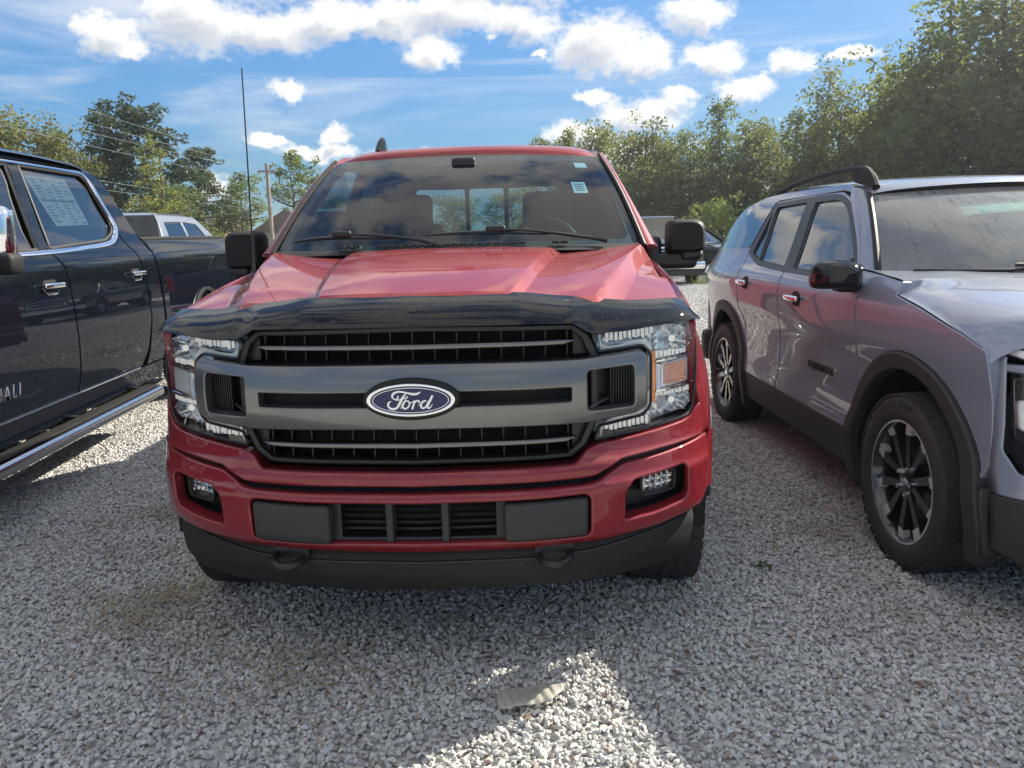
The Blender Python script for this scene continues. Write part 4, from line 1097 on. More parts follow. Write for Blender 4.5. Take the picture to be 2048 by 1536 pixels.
npart('step_pad', box((.08, .9, .358), (.09, 2.4, .012), bev=.003), M_black, rb)
for yy in (.0, 1.0, 2.0): npart('step_bracket', box((-.1, yy, .34), (.25, .05, .05)), M_black, rb)
npart('door_molding', tube([nflank(A([y]), A([.497]), A([-.004]))[0] for y in np.linspace(-.5, 2.10, 8)], .007, 6), M_chrome)
Mt = A(Matrix(((0, 0, 1, float(ndx(.655))+.003), (1, 0, 0, .145), (0, 1, 0, .655), (0, 0, 0, 1))))
npart('door_lettering', text_mb('DENALI', .105, .005, M=Mt, shear=.25, spacing=1.25), M_chrome, smooth=False)
m = MB(); box((.30, -.18, 1.49), (.20, .11, .25), m, .05)
mi = npart('side_mirror', m, M_chrome)
npart('mirror_base', box((.29, -.18, 1.345), (.24, .13, .10), bev=.03), M_black, mi); npart('mirror_arm', box((.12, -.2, 1.36), (.2, .08, .07), bev=.02), M_black, mi)
npart('mirror_glass', box((.30, -.12, 1.49), (.165, .012, .21), bev=.005), M_chrome, mi)
# cabin
npart('cab_floor', box((-1.01, .9, .65), (1.86, 2.7, .05)), M_trim)
npart('headliner', box((-1.01, 1.1, 1.985), (1.3, 1.8, .02)), M_headl)
npart('cab_back_trim', box((-1.01, 2.42, 1.0), (1.8, .05, .75)), M_trim)
npart('dashboard', box((-1.01, -.45, 1.2), (1.8, .5, .30), bev=.08), M_trim)
for x in (-.55, -1.47):
    for y in (.62, 1.95):
        s = npart('seat', box((x, y, 1.15), (.52, .16, .75), bev=.06), M_seat); npart('headrest', box((x, y+.03, 1.63), (.28, .11, .18), bev=.045), M_seat, s)
for s, x in ((1, -.165), (-1, -1.86)):
    for y in (-1.28, 3.78): place_wheel(navy, 'wheel', (x, y, .42), s, .425, .28, .27, 6, (M_tyre, M_chrome))

# ------------------------------------------------------------------ silver-grey crossover on the right
suv = thing('suv', 'silver-grey crossover suv with black roof rails and black alloy wheels, right of the red truck', 'suv', (1.585, 3.14, 0))
# local: X away from the near flank, Y back from the front axle; nose at Y=-.90, tail at 3.75
exl = pchip([.18, .30, .47, .62, .80, .95, 1.06, 1.14, 1.20, 1.30, 1.60, 1.70], [.06, .035, .012, .030, .022, -.004, -.008, .012, .050, .095, .225, .30])
def taper(y): return .35*np.clip(-.30 - y, 0, 2)**2 + .10*np.clip(y-2.6, 0, 3)**2
def near_(y, z, d): return np.stack([exl(z) + taper(y) + d, y, z], -1)
def far_(y, z, d): return np.stack([1.86 - exl(z) - taper(y) - d, y, z], -1)
def spart(name, mb, mat, parent=None, **k): return mb.build(name, mat, parent or suv, **k)
def sboth(name, outer, holes, mat, **k):
    spart(name, plate(outer, near_, holes, **k), mat); spart(name, plate(outer, far_, holes, **k), mat)
gfr = fillet([(.60, 1.19), (1.42, 1.196), (1.535, 1.566), (1.22, 1.566), (1.04, 1.52), (.82, 1.36)], [.02, .02, .02, .06, .12, .12])
grr = fillet([(1.585, 1.202), (2.08, 1.222), (2.185, 1.56), (1.675, 1.572)], .015)
gqr = fillet([(2.12, 1.224), (2.30, 1.27), (2.225, 1.535)], .02)
wl = fillet([(.47, 1.16), (1.55, 1.172), (2.10, 1.190), (2.38, 1.262), (2.39, 1.29), (2.27, 1.52), (2.235, 1.592), (1.5, 1.606), (1.22, 1.598), (1.02, 1.545), (.80, 1.39)], [.02, .05, .1, .06, .03, .03, .03, .05, .08, .12, .12])
rarch = arch_(2.73, .375, .47, -.15, math.pi+.15, 22); farch = arch_(0, .375, .47, -.15, math.pi+.15, 22)
doorf = [(.50, .47), (.475, .80), (.46, 1.0), (.475, 1.155), (.80, 1.40), (1.02, 1.555), (1.22, 1.608), (1.585, 1.612), (1.52, 1.16), (1.51, .9), (1.56, .47)]
doorr = [(1.57, .47), (1.52, .9), (1.53, 1.16), (1.595, 1.612), (2.24, 1.60), (2.40, 1.27), (2.36, 1.10), (2.33, .90), (2.22, .80), (2.23, .66), (2.29, .47)]
sboth('front_door', fillet(doorf, .015), [offset(ccw(gfr), -.004)], M_silver, thick=.04, bev=.005, step=.045)
sboth('rear_door', fillet(doorr, .015), [offset(ccw(grr), -.004), offset(ccw(gqr), -.004)], M_silver, thick=.04, bev=.005, step=.045)
quarter = [(2.245, .80), (2.345, .90), (2.375, 1.10), (2.412, 1.27), (2.25, 1.605), (1.22, 1.614), (1.10, 1.598), (1.13, 1.632), (1.22, 1.648), (2.0, 1.668), (2.6, 1.64), (3.0, 1.58), (3.35, 1.42), (3.60, 1.12), (3.66, 1.0), (3.66, .70), (3.25, .58)] + arch_(2.73, .375, .54, .35, math.pi-.15, 18)
sboth('rear_quarter', fillet(quarter, .01), [], M_silver, thick=.04, bev=.005, step=.045)
fender = [(.488, .47), (.465, .80), (.45, 1.0), (.462, 1.155), (.60, 1.222), (.35, 1.207), (.13, 1.188), (.12, 1.135), (-.10, 1.10), (-.40, 1.035), (-.525, .99), (-.537, .93), (-.537, .60), (-.50, .52)] + arch_(0, .375, .54, math.pi-.38, .18, 18)[::1]
sboth('front_wing', fillet(fender, .01), [], M_silver, thick=.04, bev=.005, step=.04)
for c, nm in ((rarch, 2.73), (farch, 0.0)):
    o = arch_(nm, .375, .538, -.30, math.pi+.30, 26); i = arch_(nm, .375, .465, -.36, math.pi+.36, 26)
    for f in (near_, far_):
        spart('arch_cladding', plate(o + i[::-1], lambda y, z, d, f=f: f(y, z, d - .022), thick=.05, bev=.010, step=.03), M_grey)
    m = MB(); grid([[(.32, nm + .49*math.cos(a), .375 + .49*math.sin(a)), (.02 + float(taper(A(nm+.48*math.cos(a)))), nm + .48*math.cos(a), .375 + .48*math.sin(a))] for a in np.linspace(-.3, math.pi+.3, 20)], m)
    spart('arch_liner', m, M_dark)
sboth('sill_cladding', fillet([(.50, .285), (2.24, .285), (2.24, .475), (.50, .475)], .02), [], M_grey, thick=.06, bev=.012, step=.06)
sboth('quarter_glass_panel', fillet([(2.40, 1.30), (2.26, 1.60), (2.60, 1.615), (2.98, 1.555), (3.32, 1.40), (3.42, 1.27), (2.75, 1.29)], .02), [], M_tint, thick=.01, bev=.003, step=.05)
bpy.data.objects['quarter_glass_panel'].location = (-.006, 0, 0)
for g in (gfr, grr, gqr):
    spart('door_window', plate(g, lambda y, z, d: near_(y, z, d + .010), thick=.004, bev=.001, step=.08), M_tintl if g is gfr else M_tint)
    spart('door_window', plate(g, lambda y, z, d: far_(y, z, d + .010), thick=.004, bev=.001, step=.08), M_tint)
spart('window_surround', plate(wl, lambda y, z, d: near_(y, z, d - .004), [gfr, grr, gqr], thick=.008, bev=.002, step=.05), M_blk)
for yc, zc in ((1.40, 1.042), (2.36, 1.078)):
    yc -= .18; hx = float(exl(zc))
    h = spart('door_handle', box((hx-.028, yc, zc), (.024, .185, .032), bev=.011), M_chrome)
    spart('handle_pocket', plate(fillet([(yc-.06, zc-.045), (yc+.04, zc-.045), (yc+.06, zc), (yc+.03, zc+.038), (yc-.05, zc+.038), (yc-.08, zc)], .02), lambda y, z, d: near_(y, z, d - .002), thick=.004, bev=.001), M_dark, h)
Mt = A(Matrix(((0, 0, -1, float(exl(.70))-.003), (-1, 0, 0, .91), (0, 1, 0, .700), (0, 0, 0, 1))))
spart('door_lettering', text_mb('EQUINOX', .058, .004, M=Mt, spacing=1.35), M_blk, smooth=False)
# roof, rails, screen, hood, nose
rows = []
for y, z, w in ((.98, 1.592, .66), (1.08, 1.625, .665), (1.3, 1.655, .67), (1.8, 1.675, .67), (2.3, 1.668, .665), (2.8, 1.63, .64), (3.15, 1.56, .60)):
    u = np.linspace(-1, 1, 25); rows.append(np.stack([.93 + u*w, y - .10*(1-u*u)*(1 if y < 1.2 else 0), z + .028*(1-u**2) - .012*np.abs(u)**10], 1))
spart('roof', grid(rows, k=3), M_silver)
for s, f in ((1, near_), (-1, far_)):
    m = MB()
    P_ = [(2.50, 1.628), (2.38, 1.672), (2.0, 1.708), (1.5, 1.728), (1.15, 1.718), (1.04, 1.682), (.97, 1.612)]
    q = catmull(P_, 6); x = [float(exl(1.60)) + .065 + .02*(z-1.6) for y, z in q]
    tube([(xx if s > 0 else 1.86-xx, y, z) for xx, (y, z) in zip(x, q)], np.interp(np.arange(len(q)), [0, 6, 24, 30, 36], [.012, .016, .018, .022, .022]), 8, m)
    r_ = spart('roof_rail', m, M_black)
    xx = float(exl(1.60)) + .068; xx = xx if s > 0 else 1.86-xx
    spart('rail_foot', plate(fillet([(.955, 1.605), (1.22, 1.655), (1.24, 1.715), (1.10, 1.712), (1.02, 1.680)], .02), lambda y, z, d: np.stack([0*y + xx - .016 + d, y, z], -1), thick=.032, bev=.006), M_black, r_); spart('rail_foot', box((xx, 2.36, 1.640), (.03, .16, .05), bev=.01), M_black, r_)
def ws2(u, v, d):
    x = .93 + u*(.80 + (.665-.80)*v); y = (.24 + .30*u*u) + ((.90 + .09*u*u) - (.24 + .30*u*u))*v; z = 1.190 - .0*u*u + (1.598 - 1.190 - .02*u*u)*v + .045*np.sin(np.pi*v)*.7
    return np.stack([x, y + d*.5, z - d*.85], -1)
spart('windshield', plate(fillet([(-1, 0), (1, 0), (1, 1), (-1, 1)], .05), ws2, thick=.006, bev=.002, step=.07), M_ws2)
spart('windshield_border', plate(fillet([(-1, 0), (1, 0), (1, 1), (-1, 1)], .03), lambda u, v, d: ws2(u, v, d + .008), [fillet([(-.93, .07), (.93, .07), (.93, .90), (.2, .92), (.12, .84), (-.12, .84), (-.2, .92), (-.93, .90)], .04)], thick=.004, bev=.001, step=.07), bpy.data.materials['black_frit'])
for s, f in ((1, near_), (-1, far_)):
    rows = []
    for y, z, v in ((.50, 1.19, 0), (.66, 1.33, .30), (.82, 1.45, .6), (.98, 1.555, .9), (1.08, 1.625, 1.02)):
        a = ws2(A([-s*1.01]), A([v]), A([0.]))[0]; b = f(A([y+.045]), A([z+.0]), A([-.005]))[0]
        rows.append([a + [0, .02, -.03], a + A([0, 0, .004]), a*.5 + b*.5 + A([-.006*s, -.012, .010]), b + A([-.002*s, 0, 0]), b + A([.004*s, .03, -.02])])
    spart('windshield_pillar', grid(rows, k=3, l=3), M_silver)
    spart('pillar_seal', tube([ws2(A([-s*1.0]), A([v]), A([-.004]))[0] for v in np.linspace(0, 1.0, 14)], .014, 6), M_rubber)
st_ = spart('windshield_sticker', plate([(.15, .62), (.62, .66), (.62, .77), (.15, .73)], lambda u, v, d: ws2(u - .62, v, d + .012), thick=.001, bev=.0003, step=.05), M_mint)
pS = ws2(A([-.44]), A([.682]), A([.0105]))[0]
tu = ws2(A([-.40]), A([.682]), A([.0105]))[0] - pS; tv = ws2(A([-.44]), A([.70]), A([.0105]))[0] - pS
tu /= np.linalg.norm(tu); tv -= tu*np.dot(tu, tv); tv /= np.linalg.norm(tv); tn = np.cross(tu, tv)
spart('sticker_lettering', text_mb('N942', .036, .0004, M=A([[tu[0], tv[0], tn[0], pS[0]], [tu[1], tv[1], tn[1], pS[1]], [tu[2], tv[2], tn[2], pS[2]], [0, 0, 0, 1]])), M_print, st_, smooth=False)
rows = []
zc_ = pchip([-.80, -.54, -.25, -.1, .15, .4], [1.04, 1.122, 1.160, 1.177, 1.199, 1.213]); u = np.sign(np.linspace(-1, 1, 57))*(1 - (1 - np.abs(np.linspace(-1, 1, 57)))**1.6)
for y, z, yo in ((.66, 1.232, .36), (.45, 1.221, .12), (.30, 1.208, .05), (.20, 1.201, .02), (.140, 1.195, .04), (.125, 1.140, .045), (.0, 1.122, .07), (-.10, 1.106, .09), (-.25, 1.075, .14), (-.40, 1.039, .22), (-.50, 1.002, .28), (-.535, .955, .29)):
    xe = float(exl(z)) + float(taper(A(y))) + (.004 if y < .13 else -.003); pw = 9 if y < .13 else 16
    yy = y - yo*(1-u*u); zz = zc_(yy) + (z - float(zc_(y)))*np.abs(u)**pw + .004*np.exp(-((np.abs(u)-.62)/.09)**2) - .006*u*u
    zz[np.abs(u) > .99] = z
    if y < -.51: zz = zz - .05*(1-np.abs(u)**8)
    rows.append(np.stack([xe + (u+1)*.5*(1.86-2*xe), yy, zz], 1))
spart('hood', grid(rows, flip=True), M_silver, angle=40)
nosef = pchip([0, .4, .65, .80, .87, .91], [-.93, -.88, -.79, -.66, -.56, -.47])
def nose_(x, z, d): return np.stack([.93 + x, nosef(np.abs(x)) + d + .10*np.clip(z-.75, 0, 1)**1.0, z], -1)
spart('nose_panel', plate(sym([(0, .90), (.55, .90), (.87, .925), (.87, .952), (.60, .955), (0, 1.0)]), nose_, thick=.05, bev=.008, step=.04), M_silver)
spart('nose_grille', plate(sym([(0, .50), (.42, .50), (.48, .72), (.52, .895), (0, .895)]), lambda x, z, d: nose_(x, z, d+.03), thick=.05, bev=.008, step=.06), M_blk)
for z in (.56, .62, .68, .74, .80, .86): spart('grille_bar', tube([nose_(A([x]), A([z]), A([.02]))[0] for x in np.linspace(-.45, .45, 9)], .010, 5), M_blackgloss)
for s in (1, -1):
    spart('running_light', plate([(s*.53, .960), (s*.80, .955), (s*.875, .985), (s*.87, 1.003), (s*.53, .995)], lambda x, z, d: nose_(x, z, d-.012), thick=.03, bev=.004), M_lens)
    spart('light_bar', plate([(s*.53, .962), (s*.80, .957), (s*.86, .985), (s*.86, 1.0), (s*.53, .990)], lambda x, z, d: nose_(x, z, d+.02), thick=.02, bev=.004), M_chromed)
    spart('lamp_trim', plate(fillet([(s*.60, .60), (s*.825, .60), (s*.852, .66), (s*.856, .93), (s*.60, .895)], .02), nose_, thick=.03, bev=.006, step=.03), M_blackgloss)
    hl = spart('headlight', plate(fillet([(s*.63, .735), (s*.845, .735), (s*.85, .84), (s*.63, .83)], .02), lambda x, z, d: nose_(x, z, d - .012), thick=.03, bev=.004), M_chromed)
    spart('lens', plate(fillet([(s*.615, .70), (s*.852, .70), (s*.858, .915), (s*.615, .88)], .02), lambda x, z, d: nose_(x, z, d - .022), thick=.02, bev=.004), M_lens, hl)
    spart('fog_lamp', plate(fillet([(s*.67, .625), (s*.75, .625), (s*.75, .67), (s*.67, .67)], .012), lambda x, z, d: nose_(x, z, d - .008), thick=.02, bev=.004), M_chromed)
    spart('bumper_corner', plate(fillet([(s*.42, .50), (s*.870, .50), (s*.880, .60), (s*.880, .97), (s*.862, .99), (s*.862, .66), (s*.83, .585), (s*.50, .585)], .012), lambda x, z, d: nose_(x, z, d - .006), thick=.05, bev=.008, step=.03), M_silver)
spart('bumper_cladding', plate(sym([(0, .22), (.70, .22), (.87, .30), (.882, .50), (0, .50)]), lambda x, z, d: nose_(x, z, d - .006 + .25*np.clip(.38-z, 0, 1)), thick=.06, bev=.01, step=.05), M_grey)
for s, f in ((1, near_), (-1, far_)):
    spart('bumper_side', plate([(-.55, .26), (-.48, .26), (-.45, .48), (-.54, .515)], lambda y, z, d, f=f: f(y, z, d - .01), thick=.04, bev=.006), M_grey)
# mirror
m = MB(); sec = []
for t_, k in ((0, .55), (.12, .82), (.4, 1.0), (.75, .98), (1, .86)):
    ring = fillet([(-.11*k, -.062*k), (.10*k, -.070*k), (.115*k, .045*k), (.02*k, .068*k), (-.095*k, .058*k)], [.03, .02, .03, .03, .03], 4)
    sec.append([(-.095 + x, .40 + .17*t_, 1.205 + z) for x, z in ring])
sec = [r + [r[0]] for r in sec]; grid(sec[::-1], m); m.add(sec[0][:-1], [tuple(range(len(sec[0])-1))]); m.add(sec[-1][:-1], [tuple(range(len(sec[0])-1))[::-1]])
mi = spart('side_mirror', m, M_blackgloss)
spart('mirror_arm', box((.02, .52, 1.145), (.20, .10, .045), bev=.018), M_blk, mi)
spart('mirror_sail', plate([(.56, 1.12), (.78, 1.13), (.72, 1.27), (.60, 1.20)], lambda y, z, d: near_(y, z, d - .008), thick=.02, bev=.004), M_blk, mi)
# wiper, cabin, wheels, tail
P_ = [ws2(A([u]), A([v]), A([-.012]))[0] for u, v in ((-.85, .035), (-.4, .03), (.0, .05))]
wi = spart('wiper', tube(catmull(P_, 5), .008, 6), M_wip); P_ = [ws2(A([u]), A([v]), A([-.03]))[0] for u, v in ((.1, .02), (-.1, .04), (-.4, .045))]
spart('wiper_arm', tube(catmull(P_, 5), .009, 6), M_wip, wi)
spart('dashboard', box((.93, .70, 1.06), (1.5, .75, .18), bev=.07), M_trim)
spart('cab_floor', box((.93, 1.9, .50), (1.6, 2.6, .05)), M_trim)
spart('headliner', box((.93, 1.75, 1.615), (1.15, 1.2, .02)), M_headl)
for x in (.52, 1.34):
    for y in (1.30, 2.20):
        s = spart('seat', box((x, y, .95), (.50, .15, .66), bev=.06), M_seat); spart('headrest', box((x, y+.03, 1.38), (.26, .10, .17), bev=.04), M_seat, s)
spart('rearview_mirror', box((.93, .90, 1.50), (.24, .03, .06), bev=.015), M_blk)
m = MB(); grid([[(.93 + u*w, y, z) for u in np.linspace(-1, 1, 9)] for y, z, w in ((3.15, 1.55, .62), (3.45, 1.35, .70), (3.66, 1.10, .76))], m, k=2)
spart('tailgate_glass', m, M_tint)
spart('tailgate', box((.93, 3.64, .82), (1.62, .10, .56), bev=.05), M_silver)
for s, x in ((1, .09), (-1, 1.77)): spart('tail_light', box((x + (.10 if s > 0 else -.10), 3.55, 1.04), (.16, .14, .09), bev=.03), M_redlens)
spart('rear_bumper', box((.93, 3.66, .46), (1.7, .16, .26), bev=.05), M_grey)
spart('chassis', box((.93, 1.4, .36), (1.3, 4.0, .2)), M_dark)
for y in (0, 2.73):
    w = place_wheel(suv, 'wheel', (.122, y, .37), -1, .372, .235, .262, 5, (M_tyre, M_wheelblk), 'tips')
    Mw = A(Matrix(((0, 0, 1, .108), (1, 0, 0, 0), (0, 1, 0, 0), (0, 0, 0, 1))))
    bt = [(-.026, -.003), (-.021, -.010), (-.008, -.010), (-.008, -.015), (.006, -.015), (.008, -.010), (.023, -.010), (.026, -.003), (.026, .005), (.021, .010), (.008, .010), (.008, .015), (-.006, .015), (-.008, .010), (-.023, .010), (-.026, .005)]
    f = lambda x, z, d: np.stack([.0885 + .235*0 + d*0 - d, x, z], -1)
    link('cap_emblem', plate(bt, f, thick=.004, bev=.0015, step=.01).mesh('cap_emblem', M_chrome), w)
    M_let = bpy.data.materials.get('tyre_lettering') or pm('tyre_lettering', (.035, .035, .036), rough=.7)
    if y == 0:
        m = MB()
        for k, ch in enumerate('CONTINENTAL'):
            a = 1.35 + .105*k    # round the top of the sidewall
            rr = .325; Mk = A(Matrix(((0, 0, 1, .1155), (1, 0, 0, 0), (0, 1, 0, 0), (0, 0, 0, 1))))
            ca, sa = math.cos(a - math.pi/2), math.sin(a - math.pi/2)
            Mr = A([[0, 0, 1, .1168], [ca, -sa, 0, rr*math.cos(a)], [sa, ca, 0, rr*math.sin(a)], [0, 0, 0, 1]])
            text_mb(ch, .040, .0012, m, M=Mr)
        link('sidewall_lettering', m.mesh('sidewall_lettering', M_let, smooth=False), w)
    place_wheel(suv, 'wheel', (1.738, y, .37), 1, .372, .235, .262, 8, (M_tyre, M_wheelblk), 'plain')
# ------------------------------------------------------------------ foliage
def leaf_mat(name, c1, c2, c3, trans=.48):
    m = bpy.data.materials.new(name); m.use_nodes = True
    n = NT(m.node_tree); b = n.n['Principled BSDF']; b.inputs['Roughness'].default_value = .55; b.inputs['Specular IOR Level'].default_value = .35
    at = n.new('ShaderNodeAttribute', attribute_name='leafvar'); oc = n.new('ShaderNodeTexCoord').outputs['Object']
    c = n.mix(at.outputs['Fac'], c1, c2)
    c = n.mix(n.smooth(n.noise(oc, .55, 3, .6), .50, .68), c, c3)
    n.l.new(c, b.inputs['Base Color'])
    tl = n.new('ShaderNodeBsdfTranslucent'); n.l.new(n.mix(.5, c, (.34, .38, .09)), tl.inputs[0])
    mx = n.new('ShaderNodeMixShader'); mx.inputs[0].default_value = trans
    n.l.new(b.outputs[0], mx.inputs[1]); n.l.new(tl.outputs[0], mx.inputs[2]); n.l.new(mx.outputs[0], n.n['Material Output'].inputs[0])
    return m
F_green = leaf_mat('green_leaves', (.044, .080, .034), (.098, .145, .055), (.080, .125, .048))
F_olive = leaf_mat('olive_leaves', (.050, .070, .030), (.115, .130, .050), (.150, .135, .044))
F_dark = leaf_mat('dark_leaves', (.030, .056, .034), (.066, .105, .054), (.060, .092, .044))
F_pine = leaf_mat('pine_needles', (.026, .050, .030), (.055, .085, .042), (.065, .090, .038), .15)
F_cyp = leaf_mat('yellow_green_needles', (.10, .115, .026), (.20, .195, .038), (.23, .16, .045))
F_rust = leaf_mat('rusty_leaves', (.050, .060, .028), (.120, .105, .045), (.21, .12, .050))
F_lime = leaf_mat('bright_green_leaves', (.085, .145, .034), (.19, .25, .055), (.23, .255, .050), .45)
M_bark = pm('bark', (.075, .060, .048), rough=.9, var=.4, vscale=9, bump=.6, bscale=30)

def leaf_mesh(name, clumps, mat, size, per, seed):
    """many small folded leaf faces spread through clumps (centre, radius)"""
    r = np.random.default_rng(seed); V = []; var = []
    for (c, rad) in clumps:
        k = max(6, int(per*rad*rad))
        d = r.normal(size=(k, 3)); d /= np.linalg.norm(d, axis=1, keepdims=True)
        p = A(c) + d*(rad*r.uniform(.25, 1.0, (k, 1))**.6)*[1, 1, .75]
        a = r.normal(size=(k, 3)); a /= np.linalg.norm(a, axis=1, keepdims=True)
        b = np.cross(a, r.normal(size=(k, 3))); b /= np.maximum(np.linalg.norm(b, axis=1, keepdims=True), 1e-6)
        s = size*r.uniform(.6, 1.3, (k, 1))
        V.append(np.stack([p - a*s, p + b*s*.45, p + a*s, p - b*s*.45], 1)); var.append(np.clip(r.normal(.5, .22) + r.normal(size=k)*.18, 0, 1))
    V = np.concatenate(V); n = len(V); var = np.concatenate(var)
    me = bpy.data.meshes.new(name); me.vertices.add(n*4); me.vertices.foreach_set('co', V.reshape(-1))
    me.loops.add(n*4); me.loops.foreach_set('vertex_index', np.arange(n*4)); me.polygons.add(n)
    me.polygons.foreach_set('loop_start', np.arange(0, n*4, 4)); me.polygons.foreach_set('loop_total', np.full(n, 4)); me.update()
    at = me.attributes.new('leafvar', 'FLOAT', 'FACE'); at.data.foreach_set('value', var); me.materials.append(mat)
    return me

def tree_meshes(kind, seed):
    """crown and trunk for a tree of unit height 1 (scaled when placed)"""
    r = np.random.default_rng(seed); tk = MB(); cl = []
    lean = r.normal(size=2)*.03
    top = {'pine': .97, 'thinpine': .95, 'bush': .5}.get(kind, .93)
    hz = np.linspace(0, top, 10); px = np.cumsum(r.normal(size=10)*.006) + lean[0]*hz; py = np.cumsum(r.normal(size=10)*.006) + lean[1]*hz
    tw = {'bush': .012, 'airy': .014, 'tall': .016}.get(kind, .022)
    tube(np.stack([px, py, hz], 1), tw*(1-.88*hz/top), 7, tk)
    at = lambda z: A([np.interp(z, hz, px), np.interp(z, hz, py), z])
    def limb(z, ln, ang, rise, w):
        p0 = at(z); d = A([math.cos(ang), math.sin(ang), 0])
        q = [p0, p0 + d*ln*.35 + A([0, 0, rise*ln*.2]), p0 + d*ln*.7 + A([0, 0, rise*ln*.6]) + r.normal(size=3)*.01, p0 + d*ln + A([0, 0, rise*ln]) + r.normal(size=3)*.015]
        tube(catmull(q, 3), np.linspace(w, w*.25, 10), 5, tk); return A(q)
    if kind in ('oak', 'airy', 'tall'):
        n, z0, wid, cr_, cnt = {'oak': (26, .18, .36, .085, 5), 'airy': (17, .36, .27, .058, 4), 'tall': (34, .10, .145, .050, 4)}[kind]
        for i in range(n):
            z = z0 + (top - z0)*((i + r.random())/n); f = (z - z0)/(top - z0)
            if kind == 'tall': ln = wid*(1.05 - .75*f)*r.uniform(.55, 1.1)
            else: ln = wid*math.sqrt(max(.05, 1 - (2*f - .85)**2*.75))*r.uniform(.5, 1.05)
            q = limb(z*.96, ln, i*2.399 + r.normal()*.4, r.uniform(.15, .8), .010*(1.1-f))
            for j in range(cnt):
                s = r.uniform(.35, 1.05); k = min(int(s*3), 2); c = q[k] + (q[k+1] - q[k])*(s*3 - k)
                cl.append((c + r.normal(size=3)*cr_*.55, cr_*r.uniform(.6, 1.25)))
        for j in range(5): cl.append((at(top*.97) + r.normal(size=3)*cr_*.6, cr_*r.uniform(.5, .9)))
    elif kind in ('pine', 'thinpine'):
        n = 30 if kind == 'pine' else 12; z0 = .22 if kind == 'pine' else .55
        for i in range(n):
            z = z0 + (top - z0)*(i/n)**.9; f = (z - z0)/(top - z0)
            ln = (.30 if kind == 'pine' else .16)*(1.05 - .8*f**1.3)*r.uniform(.6, 1.1)
            q = limb(z, ln, i*2.399 + r.normal()*.3, r.uniform(.0, .35), .009*(1.1-f))
            for s in (.55, .8, 1.0):
                k = min(int(s*3), 2); c = q[k] + (q[k+1]-q[k])*(s*3-k)
                for _ in range(2): cl.append((c + r.normal(size=3)*.028, .044*r.uniform(.7, 1.3)))
        for j in range(6): cl.append((at(top) + r.normal(size=3)*[.03, .03, .02], .045))
    elif kind == 'cypress':
        for i in range(90):
            z = r.uniform(.04, 1.0)**.8; w = .24*(1-z)**.75 + .02; a = r.uniform(0, 6.28); q = math.sqrt(r.random())
            cl.append(((w*q*math.cos(a), w*q*math.sin(a), z), .055*r.uniform(.6, 1.2)*(1.1-.5*z)))
    else:
        for i in range(60):
            a = r.uniform(0, 6.28); q = math.sqrt(r.random()); z = r.uniform(.03, 1)*(1-.45*q*q)
            cl.append((( .62*q*math.cos(a), .62*q*math.sin(a), z), .13*r.uniform(.6, 1.2)))
            if i < 8: limb(.05, .5*r.uniform(.5, 1), a, 1.0, .008)
    return cl, tk
SP = {'oak': (.0150, 7600), 'airy': (.0145, 12500), 'tall': (.0118, 9500), 'pine': (.0110, 30000), 'thinpine': (.011, 22000), 'cypress': (.0115, 13000), 'bush': (.030, 3300)}
proto = {}
def tree_proto(kind, mat, seed):
    key = (kind, mat.name, seed)
    if key not in proto:
        cl, tk = tree_meshes(kind, seed); s, per = SP[kind]
        proto[key] = (leaf_mesh('crown', cl, mat, s, per, seed+50), tk.mesh('trunk', M_bark, 50))
    return proto[key]
def plant_tree(name, kind, mat, seed, x, y, h, label, cat='tree', group=None, wide=1.0, rz=None):
    cm, tm = tree_proto(kind, mat, seed)
    o = thing(name, label, cat, (x, y, -.05), random.uniform(0, 6.28) if rz is None else rz, group)
    o.scale = (h*wide, h*wide, h)
    link('trunk', tm, o); link('crown', cm, o)
    return o
SC = 1.3
def far(x, y, h): return x*SC, y*SC, 1.405 + (h*.97-1.405)*SC
GL, GR, GM, GB = 'trees beyond the lot on the left', 'trees along the lot edge on the right', 'low trees far behind the red truck', 'bushes at the foot of the right-hand trees'
